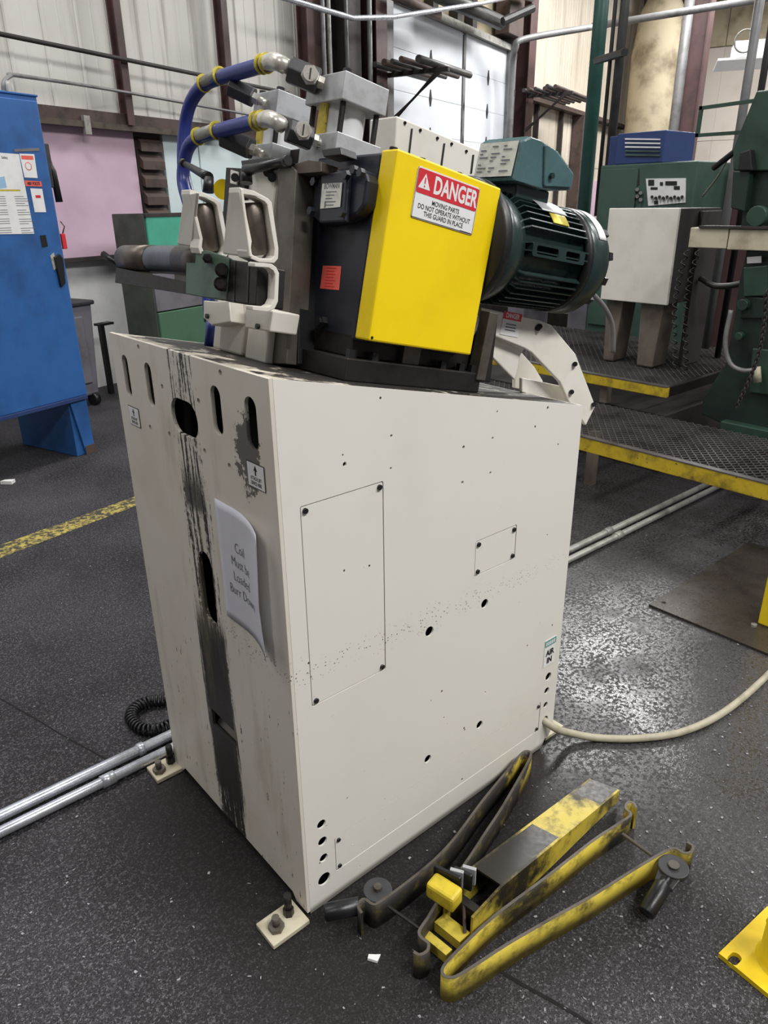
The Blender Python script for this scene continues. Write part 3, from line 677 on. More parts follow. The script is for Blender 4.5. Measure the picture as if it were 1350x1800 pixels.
rp = [PA(px, py, gA0-.0006) for px, py in ((568, 467), (600, 468), (596, 510), (563, 507))]
MB().prism(rp, -HA*.0006).build('warning_sticker', M['orange_label'], gb)
c = sum(rp)/4; FR = (c-HA*.0013, unit(rp[1]-rp[0]), unit(rp[0]-rp[3]), -HA); m = MB()
for k in range(7): m.box((-.016, .018-k*.006, 0), (.016-.005*(k % 2), .0196-k*.006, .0002), FR)
m.build('sticker_lettering', M['red_label'], gb)
m = MB(); p = PA(570, 567, gA0); m.cyl(p, p-HA*.012, .013, seg=6); m.cyl(p-HA*.012, p-HA*.018, .009, seg=6); m.build('drain_plug', M['black'], gb)
m = MB().cyl(hd(.30, .2, .424), hd(.30, .2, .435), .012, seg=6).build('fill_plug', M['black'], gb)

yg = MB().box((gA0-.001, .048, .083), (gA1-.004, .0935, .428), HEAD).build('gear_guard', M['yellow'], MR, .004)
for a in (.262, .335, .44): 
    m = MB().cyl(hd(a, .075, .428), hd(a, .075, .434), .008, seg=8).build('guard_screw', M['black'], yg)
MB().cyl(hd(.258, .07, .09), hd(.255, .047, .09), .003, seg=8).build('keyhole', M['black'], yg)
# danger sign
sg = [PB(px, py, .047) for px, py in ((734, 292), (842, 333), (832, 413), (722, 378))]
c = sum(sg)/4; F = (c, HA, HN, -HB); w, h = .176, .091
ds = MB().plate(rrect2(0, 0, w, h, .005, 3), [], F, .0006).build('danger_sign', M['white_label'], MR)
MB().plate(rrect2(0, h*.235, w*.97, h*.47, .003, 2), [], (fr(F, 0, 0, .0007), F[1], F[2], F[3]), .0004).build('red_header', M['red_label'], ds)
m = MB().text('DANGER', (fr(F, .021, h*.225, .0013), F[1], F[2], F[3]), .043, sx=.72, bold=.0013)
m.prism([fr(F, -.066, .036, .0012), fr(F, -.082, .009, .0012), fr(F, -.050, .009, .0012)], F[3]*.0002); m.build('header_lettering', M['white_label'], ds)
m = MB().box((-.0675, .018, .0015), (-.0645, .029, .0017), F).box((-.0675, .012, .0015), (-.0645, .015, .0017), F); m.build('warning_mark', M['red_label'], ds)
m = MB()
for k, s in enumerate(('MOVING PARTS', 'DO NOT OPERATE WITHOUT', 'THIS GUARD IN PLACE')):
    m.text(s, (fr(F, .0, -.011-k*.0115, .0009), F[1], F[2], F[3]), .0125, sx=.88, bold=.00018)
m.box((.05, -.0435, .0008), (.084, -.0425, .001), F)
m.build('lettering', M['ink'], ds)
bo = MB()
for (u0, v0, u1, v1) in ((-w/2+.001, -h/2+.0008, w/2-.001, -h/2+.002), (-w/2+.001, -h/2+.001, -w/2+.002, h/2-.001), (w/2-.002, -h/2+.001, w/2-.001, h/2-.001)): bo.box((u0, v0, .0006), (u1, v1, .0009), F)
bo.build('sign_border', M['ink'], ds)

# ---- motor: axis lies a little flatter than the deck
MT = math.radians(3.6); mx = unit(HA*math.cos(MT)+HN*math.sin(MT)); mo = hd(.548, .15, .318)
mn = unit(HN-np.dot(HN, mx)*mx); mb = HB
def mt(d, r, ang): return mo+mx*d+r*(math.cos(ang)*mn+math.sin(ang)*mb)
fla = MB().lathe(mo, mx, [(0, .0), (0, .134), (.004, .138), (.022, .138), (.028, .132), (.034, .128), (.034, 0)], 48).build('motor_flange', M['black'], MR)
mot = MB().lathe(mo, mx, [(.030, 0), (.030, .125), (.05, .126), (.075, .121), (.10, .112), (.105, .104), (.335, .104), (.338, 0)], 48).build('motor', M['motor_green'], MR)
for k in range(44):
    a = 2*math.pi*k/44
    ad = math.degrees(a) % 360
    if 250 < ad < 262 or 282 < ad < 288: continue
    t = mn*math.cos(a)+mb*math.sin(a); u = np.cross(mx, t)
    P = [mo+mx*.085+t*.10-u*.0016, mo+mx*.11+t*.124-u*.0016, mo+mx*.325+t*.124-u*.0016, mo+mx*.335+t*.10-u*.0016]
    MB().prism(P, u*.0032).build('cooling_fin', M['motor_green'], mot)
# boss with bolt recess on the near side
a = math.radians(272); t = mn*math.cos(a)+mb*math.sin(a); u = np.cross(mx, t); F = (mo, mx, u, t)
m = MB().plate(rrect2(.21, 0, .20, .030, .006, 3), [rrect2(.165, 0, .08, .018, .005, 3), rrect2(.262, 0, .055, .018, .005, 3)], (mo+t*.104, mx, u, t), .021).build('bolt_boss', M['motor_green'], mot)
# fan cover
MB().lathe(mo, mx, [(.345, .108), (.345, .124), (.352, .127), (.405, .127), (.425, .118), (.43, .10), (.43, 0)], 48).build('fan_cover', M['motor_green'], mot)
MB().lathe(mo, mx, [(.332, .11), (.332, .1255), (.346, .1255), (.346, .11)], 48).build('shadow_gap_band', M['black'], mot)  # black ring painted in for the shadowed gap before the fan cover
for k in range(12):
    a = 2*math.pi*k/12+.2; m = MB(); p = mt(.424, .113, a); m.box((-.009, -.006, 0), (.009, .006, .016), (p, np.cross(mx, mn*math.cos(a)+mb*math.sin(a)), mn*math.cos(a)+mb*math.sin(a), mx)); m.build('vent_lug', M['black'], mot)
# white tape on the fan cover, silver plate and yellow seal
def arcplate(d0, d1, r, a0, a1, th, name, mat, n=12):
    vv = []; f = []
    for i in range(n+1):
        a = math.radians(a0+(a1-a0)*i/n)
        for d in (d0, d1):
            for rr in (r, r+th): vv.append(mt(d, rr, a))
    for i in range(n):
        k = 4*i; f += [(k+1, k+3, k+7, k+5), (k, k+4, k+6, k+2), (k, k+1, k+5, k+4), (k+2, k+6, k+7, k+3)]
    f += [(0, 2, 3, 1), (4*n, 4*n+1, 4*n+3, 4*n+2)]
    return MB().add(vv, f, True).build(name, mat, mot)
arcplate(.372, .402, .1274, 296, 345, .001, 'white_tape', M['white_label'])
arcplate(.175, .27, .1245, 318, 352, .0015, 'name_plate', M['alu'])
arcplate(.195, .255, .1245, 303, 316, .002, 'yellow_seal', M['brass'])
# terminal box on top
tb0 = mo+mx*.165+mn*.108
TF = (tb0, mx, mb, mn)
MB().box((-.05, -.05, 0), (.07, .05, .035), TF).build('box_neck', M['motor_green'], mot, .006)
tp = [(-.085, .03), (.02, .03), (.125, .045), (.125, .085), (.06, .115), (-.01, .125), (-.055, .125), (-.075, .115)]
MB().prism([fr(TF, u, -.068, v) for u, v in tp], mb*.125).build('terminal_box', M['motor_box'], mot, .012)
MB().prism([fr(TF, u, -.074, v) for u, v in ((.015, .036), (.118, .05), (.118, .08), (.055, .108), (-.005, .118))], mb*.008).build('box_lid', M['motor_box'], mot, .004)
MB().prism([fr(TF, -.0875, -.06, .04), fr(TF, -.0875, .05, .04), fr(TF, -.0785, .05, .112), fr(TF, -.0785, -.06, .112)], -mx*.0008).build('box_label', M['plate_label'], mot)
m = MB()
FTL = (fr(TF, -.0838, -.005, .076)-mx*.0014, mb*-1, unit(fr(TF, -.0785, 0, .112)-fr(TF, -.0875, 0, .04)), -mx)
for k in range(8):
    for j in range(3):
        if (k*3+j) % 4: m.box((-.048+j*.033, .026-k*.0075, 0), (-.048+j*.033+.025-.008*((k+j) % 3), .0285-k*.0075, .0004), FTL)
m.build('box_lettering', M['ink_grey'], mot)
m = MB(); hexbolt(m, fr(TF, .03, -.076, .06), -mb, .007, .006); m.build('box_screw', M['motor_green'], mot)
# conduit whip from the terminal box down behind
wp = [PB(px, py, .3) for px, py in ((1040, 515), (1062, 540), (1076, 572), (1078, 620))]
MB().tube(spline(wp), .008, 8).build('motor_whip', M['pipe_grey'], MR)

# ---- air cylinders, valves, hoses
def aircyl(bn, pxoff):
    ft = bn  # near b of the blocks
    pass
CY = [(.27, .265, .118, .150), (.27, .505, .105, .120)]
for k, (a0, b0, wa, wb_) in enumerate(CY):
    n0, n1, n2, n3 = .415, .472, .532, .582
    if k == 0: n0, n1, n2, n3 = .42, .478, .538, .590
    cyb = MB().lathe(hd(a0+wa/2, b0+wb_/2-.01, n1-.01), HN, [(0, .045), (n2-n1+.02, .045)], 32).build('air_cylinder', M['alu_white'], MR)
    MB().box((a0, b0, n0), (a0+wa, b0+wb_-.02, n1), HEAD).build('end_block', M['alu'], cyb, .002)
    MB().box((a0, b0, n2), (a0+wa, b0+wb_-.02, n3), HEAD).build('end_block', M['alu'], cyb, .002)
    for (u, v) in ((.014, .014), (wa-.014, .014), (.014, wb_-.034), (wa-.014, wb_-.034)):
        MB().cyl(hd(a0+u, b0+v, n1), hd(a0+u, b0+v, n2), .006, seg=8).build('tie_rod', M['steel_dark'], cyb)
        MB().cyl(hd(a0+u, b0+v, n3), hd(a0+u, b0+v, n3+.008), .009, seg=6).build('tie_rod_nut', M['black'], cyb)
    MB().box((a0+.006, b0+.060, n1), (a0+.012, b0+.085, n2), HEAD).build('barrel_label', M['yellow_old'], cyb)
# flow control valves (black body, chrome hex, nipple) and elbows
def valve(c0, c1, knob, r=.019):
    v = MB().cyl(c0, c1, r*1.15, seg=6).build('flow_valve', M['blackgrey'], MR, .003)
    d = unit(np.array(c1)-c0)
    if knob is not None:
        kn = np.array(knob); f = unit(CAM-kn)*.0; ax = unit(-HA*.55-HB*.83)
        m = MB().cyl(kn, kn+ax*.010, .0185, seg=6).cyl(kn+ax*.010, kn+ax*.015, .014, seg=16); m.build('valve_hex', M['chrome'], v)
        m = MB().box((-.0013, -.010, 0), (.0013, .010, .0008), (kn+ax*.0152, unit(np.cross(ax, HN)), HN, ax)); m.build('valve_slot', M['ink'], v)
    m = MB().cyl(c1, c1+d*.012, .013, seg=6).cyl(c1+d*.012, c1+d*.032, .009, seg=10); m.build('nipple', M['chrome'], v)
    return v
VA = .235
valve(PA(508, 122, VA-.02), PA(560, 144, VA+.03), PA(545, 133, VA-.005), .024)
valve(PA(505, 228, VA-.03), PA(548, 245, VA+.02), PA(533, 231, VA-.02), .022)
valve(PA(404, 152, VA-.03), PA(446, 172, VA+.01), None, .020)
valve(PA(393, 240, VA-.03), PA(442, 262, VA+.01), None, .022)
# manifold bits over the bar
apoly([(423, 282), (470, 276), (505, 282), (500, 292), (425, 294)], .17, .24, 'clamp_bar', M['black'])
apoly([(565, 262), (598, 258), (600, 272), (568, 276)], .2, .24, 'clamp_block', M['black'])
# hoses
def hose(pts, a, r, fit, elbow, bottom):
    P = [PA(px, py, aa) for px, py, aa in pts]
    h = MB().tube(spline(P, 8), r, 14).build('air_hose', M['hose'], MR)
    for (px, py, qx, qy, aa) in fit:
        p, q_ = PA(px, py, aa), PA(qx, qy, aa); d = unit(q_-p)
        MB().cyl(p, p+d*.005, r*1.28, seg=18).build('hose_ring', M['brass'], h); MB().cyl(q_-d*.005, q_, r*1.28, seg=18).build('hose_ring', M['brass'], h)
        MB().cyl(p, q_, r*1.02, seg=10).build('hose_fitting', M['galv_dull'], h)
    p = [PA(px, py, aa) for px, py, aa in elbow]
    MB().tube(spline(p, 5), [r*1.0]*2+[r*1.08]*(len(spline(p, 5))-4)+[r*.8]*2, 8).build('elbow_fitting', M['chrome'], h)
    return h
hose([(478, 110, .20), (440, 121, .20), (395, 134, .20), (362, 147, .20), (338, 175, .20), (326, 215, .20), (322, 265, .20), (324, 310, .20), (334, 350, .2), (352, 420, .21)], .20, .0155,
     [(388, 133, 358, 147, .199), (460, 113, 470, 111, .199)], [(464, 112, .198), (480, 108, .197), (494, 112, .20), (507, 121, .215)], 360)
hose([(452, 214, .19), (420, 221, .19), (385, 230, .19), (352, 240, .19), (333, 256, .19), (324, 285, .19), (322, 320, .19), (332, 360, .19), (350, 430, .2), (364, 510, .21), (370, 565, .215)], .19, .0155,
     [(382, 229, 348, 240, .189), (450, 213, 462, 211, .189)], [(454, 213, .188), (472, 209, .187), (488, 215, .19), (500, 226, .205)], 360)
MB().tube([PA(372, 560, .21), PA(371, 585, .21), PA(368, 610, .215)], .013, 12).build('air_hose', M['hose'], MR)

# ---- entry guide: rail, end roller, brackets with vertical rollers
rail = apoly([(204, 470), (335, 497), (402, 506), (402, 530), (333, 518), (202, 497)], .0, .012, 'guide_rail', M['steel_dark'], .001)
ra = PA(206, 452, .0); rb_ = PA(352, 455, .0)
rol = MB().lathe(ra+HA*.02, rb_-ra, [(0, 0), (0, .026), (.004, .029), (.15, .029), (.15, .0285)], 32).build('end_roller', M['roller'], MR)
L = np.linalg.norm(rb_-ra); ax = unit(rb_-ra)
MB().lathe(ra+HA*.02+ax*.15, ax, [(0, .0282), (.13, .0282)], 32).build('roller_sleeve', M['roller_blue'], rol)
MB().lathe(ra+HA*.02+ax*.28, ax, [(0, .0288), (0, .0295), (L-.285, .0295), (L-.283, .026), (L-.28, 0)], 32).build('roller_collar', M['roller'], rol)
gp = MB().prism([PA(px, py, .0) for px, py in ((334, 462), (350, 446), (368, 441), (384, 446), (402, 452), (410, 456), (404, 528), (372, 524), (333, 517))], -HA*.008).build('guide_plate', M['green_guide'], MR, .002)
m = MB().cyl(PA(364, 454, -.009), PA(364, 454, -.016), .009, seg=6).cyl(PA(364, 454, -.016), PA(364, 454, -.03), .005, seg=8).build('axle_bolt', M['steel_dark'], gp)
for px, py in ((390, 475), (388, 499)):
    m = MB().cyl(PA(px, py, -.008), PA(px, py, -.018), .0125, seg=12).cyl(PA(px, py, -.018), PA(px, py, -.024), .009, seg=6); m.build('plate_bolt', M['steel_dark'], gp)
# dark slide block
sb = apoly([(400, 455), (454, 464), (450, 538), (398, 530)], -.006, .05, 'slide_block', M['steel_dark'], .003)
for x0 in (412, 436):
    MB().prism([PA(px, py, -.0065) for px, py in ((x0, 459), (x0+2.5, 459.5), (x0+0, 532), (x0-2.5, 531.5))], -HA*.0006).build('block_groove', M['black'], sb)
# edge guide brackets: sheet channels open towards the near side, a vertical roller in each
def lean(pts, a): return [PA(px, py, a) for px, py in pts]
cc = HO; e1 = HA; e2 = HN
def to2(p): d = p-cc; return (float(np.dot(d, e1)), float(np.dot(d, e2)))
fo = [(421, 329), (446, 335), (472, 349), (478, 356), (490, 438), (489, 455), (482, 463), (455, 461), (437, 453), (434, 442), (437, 425), (430, 390), (420, 338)]
fi = [(427, 341), (446, 344), (465, 354), (470, 360), (483, 438), (482, 450), (477, 455), (457, 454), (444, 448), (441, 440), (443, 424), (436, 390), (426, 346)]
BB = .085
lo_, li_ = [to2(PB(*p, BB)) for p in fo], [to2(PB(*p, BB)) for p in fi]
GA = [p[0] for p in lo_]; print('bracket a', min(GA), max(GA))
for bb, wd in ((BB, .062), (BB+.172, .058)):
    br = MB().plate(lo_, [li_], (HO+HB*bb, HA, HN, HB), .034).build('guide_bracket', M['cream'], MR, .0012)
    ra0 = sum(li_[k][0] for k in (0, 1, 2, 3))/4; rn1 = max(q[1] for q in li_); rn0 = min(q[1] for q in li_)
    r0, r1_ = [hd(to2(PB(px, py, BB))[0]+.012, bb+.030, to2(PB(px, py, BB))[1]) for px, py in ((456, 447), (446, 353))]; rl = np.linalg.norm(r1_-r0)
    MB().lathe(r0, r1_-r0, [(0, 0), (0, .018), (.002, .0205), (rl-.002, .0205), (rl, .018), (rl, 0)], 28).build('guide_roller', M['roller'], MR)
aT, aB = to2(PB(421, 330, BB))[0], to2(PB(436, 452, BB))[0]
for q4 in ([(402, 334), (422, 330), (439, 452), (391, 446)], [(322, 343), (346, 338), (336, 433), (311, 429)]):
    MB().prism([PA(q4[0][0], q4[0][1], aT), PA(q4[1][0], q4[1][1], aT), PA(q4[2][0], q4[2][1], aB), PA(q4[3][0], q4[3][1], aB)], HA*.006).build('bracket_face', M['cream'], MR, .002)
fo = [(448, 462), (478, 464), (486, 470), (491, 480), (489, 530), (483, 543), (472, 548), (444, 545)]
fi = [(448, 469), (474, 471), (480, 475), (484, 483), (482, 526), (477, 536), (470, 540), (444, 538)]
MB().plate([to2(PB(*p, .030)) for p in fo+fi[::-1]], [], (HO+HB*.030, HA, HN, HB), .022).build('bracket_loop', M['cream'], MR, .0012)
MB().prism(lean([(357, 478), (372, 480), (372, 520), (357, 517), (350, 505), (352, 482)], .035), HA*.02).build('bracket_tab', M['cream'], MR, .003)
MB().prism(lean([(306, 472), (333, 478), (333, 518), (318, 515), (306, 505)], .03), HA*.012).build('bracket_tab', M['cream'], MR, .002)
# clamp levers
def lever(p, q, tip):
    m = MB().cyl(p, q, .0115, .010, seg=14).tube([q, q+(tip-q)*.25, tip], [.011, .0085, .006], 10).cyl(tip-unit(tip-q)*.004, tip+unit(tip-q)*.008, .0085, seg=10)
    m.build('clamp_lever', M['black'], MR)
lever(PA(366, 338, .075), PA(367, 312, .075), PA(323, 287, .075))
lever(PA(433, 322, .05), PA(433, 300, .05), PA(502, 283, .05))
for px, py, a in ((413, 312, .18), (470, 303, .2), (478, 312, .2)): MB().cyl(PA(px, py, a), PA(px, py, a-.012), .009, seg=10).build('cap_screw', M['black'], MR)
# yellow round cap behind
MB().cyl(PA(392, 333, .28), PA(392, 333, .30), .024, seg=20).build('yellow_cap', M['yellow'], MR)

# ---- cream roll cover behind the guard
cv = MB().prism([PB(px, py, .42) for px, py in ((697, 203), (853, 268), (848, 340), (690, 330))], HB*.10).build('roll_cover', M['cream_plain'], MR, .004)
for x0, y0, x1, y1 in ((724, 226, 719, 270), (781, 252, 775, 296), (832, 272, 828, 305)):
    MB().prism([PB(x0-1.6, y0, .4195), PB(x0+1.6, y0, .4195), PB(x1+1.6, y1, .4195), PB(x1-1.6, y1, .4195)], -HB*.0008).build('cover_slot', M['ink'], cv)
for px, py in ((712, 216), (739, 229), (769, 243), (794, 253), (820, 266), (844, 276)): MB().cyl(PB(px, py, .42), PB(px, py, .417), .004, seg=8).build('cover_screw', M['black'], cv)
MB().box((.32, .33, .40), (.60, .56, .47), HEAD).build('head_block', M['steel_dark'], MR, .003)

# ---- exit chute arms
def arm(b, pts, th, name, mat=None): return MB().prism([PB(px, py, b) for px, py in pts], HB*th).build(name, mat or M['cream_plain'], MR, .003)
ar = arm(.14, [(846, 540), (900, 552), (950, 563), (970, 572), (1012, 622), (1036, 685), (1047, 714), (1030, 748), (1012, 722), (1000, 706), (985, 672), (935, 620), (922, 612), (848, 582)], .012, 'exit_arm')
arm(.16, [(848, 582), (922, 614), (915, 625), (908, 658), (905, 668), (860, 622), (846, 615)], .01, 'exit_gusset')
arm(.30, [(905, 625), (918, 620), (940, 645), (955, 670), (940, 690), (905, 682)], .012, 'exit_arm')
arm(.18, [(918, 664), (985, 678), (1003, 712), (918, 690)], .012, 'exit_tray')
for px, py in ((946, 577), (949, 574), (1011, 640), (1005, 689), (1044, 711)): MB().cyl(PB(px, py, .14), PB(px, py, .132), .007, seg=8).build('arm_bolt', M['black'], ar)
apoly([(845, 545), (862, 548), (838, 668), (820, 664)], .60, .63, 'rear_post', M['steel_mid'])
apoly([(826, 600), (850, 560), (838, 670), (815, 668)], .61, .66, 'rear_post', M['steel_dark'])
sg = [PB(px, py, .139) for px, py in ((885, 554), (917, 560), (911, 587), (880, 579))]
c = sum(sg)/4; F = (c, HA, HN, -HB)
sd = MB().box((-.035, -.028, -.0004), (.035, .028, .0002), F).build('small_danger_sign', M['white_label'], MR)
MB().box((-.035, .010, .0003), (.035, .028, .0006), F).build('red_header', M['red_label'], sd)
m = MB().text('DANGER', (fr(F, 0, .019, .0008), F[1], F[2], F[3]), .016, sx=.8, bold=.0004); m.build('header_lettering', M['white_label'], sd)
m = MB()
for k in range(3): m.box((-.02, -.002-k*.007, .0003), (.02, .0005-k*.007, .0006), F)
m.build('lettering', M['ink_grey'], sd)

# ================================================================== paper notice
def notice():
    y0, y1, z0, z1 = .238, .030, .716, .995; n = 14; vv = []
    t = thing('paper_notice', 'curled white paper notice reading coil must be loaded burr down', 'notice', (-.003, .13, z0))
    def surf(u, v):  # u 0..1 left to right, v 0..1 bottom to top
        c = max(0, u-.35)/.65; out = -.003-.030*c*c*(1.0-.45*abs(v-.45)); return V3(out, y0+(y1-y0)*u+.012*c*c, z0+(z1-z0)*v-.012*c*c)
    for i in range(n+1):
        for j in range(n+1): vv.append(surf(i/n, j/n))
    f = [(i*(n+1)+j, (i+1)*(n+1)+j, (i+1)*(n+1)+j+1, i*(n+1)+j+1) for i in range(n) for j in range(n)]
    o = MB().add(vv, f, True).build('sheet', M['paper'], t); s = o.modifiers.new('s', 'SOLIDIFY'); s.thickness = .0004
    m = MB(); flat = (V3(0, 0, 0), V3(1, 0, 0), V3(0, 1, 0), V3(0, 0, 1))
    for k, s in enumerate(('Coil', 'Must be', 'Loaded', 'Burr Down')): m.text(s, (V3(.088, .190-k*.035, 0), flat[1], flat[2], flat[3]), .032, sx=.78, bold=-.0003)
    m.v = [tuple(surf(p[0]/.208, p[1]/.279)+V3(-.0012, 0, 0)) for p in m.v]
    m.build('lettering', M['ink_grey'], t)
notice()

# ================================================================== things on the floor near the machine
def keeper(name, label, pts, h, hook_handle, mat, sgn):
    P = spline([FZ(px, py, h)[:2] for px, py in pts], 5)
    c = sum(P)/len(P)
    t = thing(name, label, 'coil keeper', (c[0], c[1], 0), 'hairpin coil keepers')
    MB().ribbon(P, .001, h, .0062).build('hairpin_bar', mat, t)
    ed = MB().ribbon(P, h-.0004, h+.0006, .0064).build('bar_edge', M['steel_mid'], t)
    return t
KA = keeper('coil_keeper', 'black hairpin coil keeper leaning along the bottom of the cream pedestal',
  [(636, 1605), (629, 1591), (640, 1580), (655, 1589), (668, 1585), (711, 1554), (758, 1516), (789, 1485), (814, 1454), (851, 1404), (898, 1347), (917, 1324), (929, 1320), (933, 1328), (918, 1358), (882, 1420), (851, 1467), (823, 1510), (773, 1579), (752, 1613), (737, 1636), (741, 1648), (753, 1658), (751, 1671), (738, 1678), (727, 1673)], .075, None, M['keeper_worn'], 1)
KB = keeper('coil_keeper', 'yellow hairpin coil keeper with its loop nearest the camera',
  [(1119, 1420), (1113, 1411), (1103, 1411), (1100, 1421), (1109, 1432), (1085, 1449), (1040, 1479), (957, 1544), (869, 1610), (804, 1671), (780, 1698), (779, 1713), (793, 1718), (815, 1709), (891, 1660), (970, 1614), (1040, 1575), (1110, 1531), (1166, 1498), (1186, 1491), (1202, 1499), (1215, 1497), (1218, 1487), (1208, 1480)], .075, None, M['keeper_yellow'], 1)
# handle on A
p, q = FZ(572, 1604, .045), FZ(632, 1592, .06)
h = MB().lathe(p, q-p, [(0, 0), (0, .0185), (.004, .020), (np.linalg.norm(q-p), .020), (np.linalg.norm(q-p)+.002, .012)], 22).build('handle', M['rubber'], KA)
p = FZ(664, 1563, .072); m = MB().cyl(p-V3(0, 0, .012), p, .034, seg=24); m.build('pivot_disc', M['blackgrey'], KA, .002)
MB().cyl(p, p+V3(0, 0, .010), .010, seg=8).build('pivot_bolt', M['steel_mid'], KA)
MB().cyl(FZ(683, 1594, .06), FZ(738, 1633, .06), .004, seg=8).build('cross_pin', M['steel_dark'], KA)
# handle on B
p = FZ(1184, 1522, .072); q = FZ(1166, 1556, .06); e = FZ(1135, 1606, .03)
m = MB().cyl(p-V3(0, 0, .014), p, .036, seg=24); d = unit(q-p); n_ = np.cross(d, ZZ)
m.prism([p+n_*.03-V3(0, 0, .012), p-n_*.03-V3(0, 0, .012), q-n_*.022-V3(0, 0, .01), q+n_*.022-V3(0, 0, .01)], V3(0, 0, .012)); m.build('pivot_disc', M['blackgrey'], KB, .002)
MB().cyl(p, p+V3(0, 0, .005), .013, seg=16).build('pivot_pin', M['steel_mid'], KB)
MB().lathe(e, q-e, [(0, 0), (0, .018), (.004, .020), (np.linalg.norm(q-e), .020), (np.linalg.norm(q-e)+.006, .012), (np.linalg.norm(q-e)+.02, .012)], 22).build('handle', M['rubber'], KB)
MB().cyl(FZ(1094, 1466, .058), FZ(1146, 1504, .058), .0045, seg=8).build('cross_pin', M['steel_mid'], KB)

# tapered lever arm lying between the keepers
f1, f2 = FZ(1040, 1370, .052), FZ(1086, 1387, .052); n1, n2 = FZ(834, 1524, .10), FZ(880, 1555, .10)
AT = thing('lever_arm', 'yellow tapered lever arm with black worn top between the two keepers', 'lever arm', tuple((f1+n2)/2*V3(1, 1, 0)))
def lerp(a, b, t): return a+(b-a)*t
m1, m2 = lerp(f1, n1, .5), lerp(f2, n2, .5)
dn_ = V3(0, 0, -.006)
MB().prism([f1, f2, lerp(f2, n2, .18), lerp(f1, n1, .18)], dn_).build('arm_tip', M['keeper_black'], AT)
MB().prism([lerp(f1, n1, .18), lerp(f2, n2, .18), lerp(f2, n2, .55), lerp(f1, n1, .55)], dn_).build('arm_top', M['keeper_yellow'], AT)
MB().prism([lerp(f1, n1, .55), lerp(f2, n2, .55), n2, n1], dn_).build('arm_saddle', M['keeper_black'], AT)
n3 = lerp(f2, n2, 1.16)
for (u, v, nm) in ((f2, n2, 'near'), (f1, n1, 'far')):
    w = lerp(u, v, 1.2)*V3(1, 1, 0)+V3(0, 0, .085)
    pr = [u, v, w, w*V3(1, 1, 0)+V3(0, 0, .002), lerp(u, v, .9)*V3(1, 1, 0)+V3(0, 0, .002), u*V3(1, 1, 0)+V3(0, 0, .012)]
    MB().prism(pr, unit(np.cross(v-u, ZZ))*(-.006)*(1 if nm == 'near' else -1)).build('arm_flange', M['keeper_yellow'], AT)
p0 = lerp(f1, n1, 1.12)*V3(1, 1, 0); p1 = lerp(f2, n2, 1.12)*V3(1, 1, 0)
dl = unit(n1-f1)*V3(1, 1, 0)
for k, (a_, b_) in enumerate(((0.04, .075), (.10, .12))):
    MB().prism([p0+dl*a_+V3(0, 0, .004), p1+dl*a_+V3(0, 0, .004), p1+dl*b_+V3(0, 0, .004), p0+dl*b_+V3(0, 0, .004)], V3(0, 0, .028)).build('arm_crossbar', M['keeper_yellow'], AT)
MB().prism([p0+V3(0, 0, .004), p1+V3(0, 0, .004), p1+dl*.02+V3(0, 0, .004), p0+dl*.02+V3(0, 0, .004)], V3(0, 0, .07)).build('arm_web', M['keeper_black'], AT)
# yellow pad on a clip and black clip plates
a_, b_ = FZ(757, 1541, .115), FZ(806, 1572, .115); d = unit((b_-a_)*V3(1, 1, 0)); n_ = np.cross(ZZ, d)
c1 = [a_-n_*.022, b_-n_*.022, b_+n_*.022, a_+n_*.022]
MB().prism([p-V3(0, 0, .045) for p in c1], V3(0, 0, .045)).build('arm_pad', M['yellow_old'], AT, .008)
for (px, py, qx, qy) in ((765, 1517, 812, 1540), (800, 1520, 832, 1536)):
    u, v = FZ(px, py, .125), FZ(qx, qy, .125); d2 = unit(np.cross(v-u, ZZ))
    pl = MB().prism([u, v, v-V3(0, 0, .05), u-V3(0, 0, .05)], d2*.010).build('clip_plate', M['black'], AT, .003)
for (px, py) in ((803, 1532), (825, 1527)):
    u = FZ(px, py, .1245); F = (u, unit(V3(.5, -.86, 0)), unit(V3(.86, .5, 0)), ZZ)
    MB().box((-.016, -.004, -.045), (.016, .005, .004), F).build('clip_edge', M['galv'] if 0 else M['alu'], AT, .001)
MB().cyl(FZ(815, 1588, .07), FZ(817, 1640, .035), .004, seg=8).build('spring_rod', M['rust'], AT)
sp = [FZ(764, 1662-14, .02)+V3(.0, 0, 0)]

# scrap of white on the floor
sc = MB(); c = FZ(657, 1687); sc.prism([c+V3(-.012, .008, .001), c+V3(.0, -.012, .001), c+V3(.016, -.004, .001), c+V3(.006, .004, .001), c+V3(-.004, .014, .001)], (.001, 0, .006))
tag(sc.build('paper_scrap', M['white_label'], None), 'small white scrap lying on the floor before the keepers', 'scrap')
sc = MB(); c = FZ(12, 851); sc.prism([c+V3(-.03, .02, .001), c+V3(.02, -.03, .001), c+V3(.05, 0, .001), c+V3(.0, .03, .001)], (.001, 0, .02))
tag(sc.build('paper_scrap', M['white_label'], None), 'white scrap on the floor before the blue cabinet', 'scrap')

# floor conduits
for k, (yy, zz, r) in enumerate(((.795, .019, .0165), (.735, .019, .0155))):
    t = thing('floor_conduit', ('galvanised floor conduit, farther of the pair' if k == 0 else 'galvanised floor conduit, nearer of the pair')+' running behind the pedestal', 'conduit', (.5, yy, 0), 'floor conduits')
    MB().cyl((-1.6, yy, zz), (.9, yy, zz), r, seg=16).build('pipe', M['galv'], t)
    MB().cyl((.9, yy-.03, zz), (5.0, yy-.05, zz), r, seg=16).build('pipe', M['galv_dull'], t)
    MB().cyl((-.205 if k else -.17+.1, yy, zz), (-.165 if k else -.05, yy, zz), r*1.25, seg=16).build('coupling', M['galv'], t)
    for x in (2.35,): MB().cyl((x, yy-.035, zz), (x+.05, yy-.035, zz), r*1.25, seg=16).build('coupling', M['galv_dull'], t)

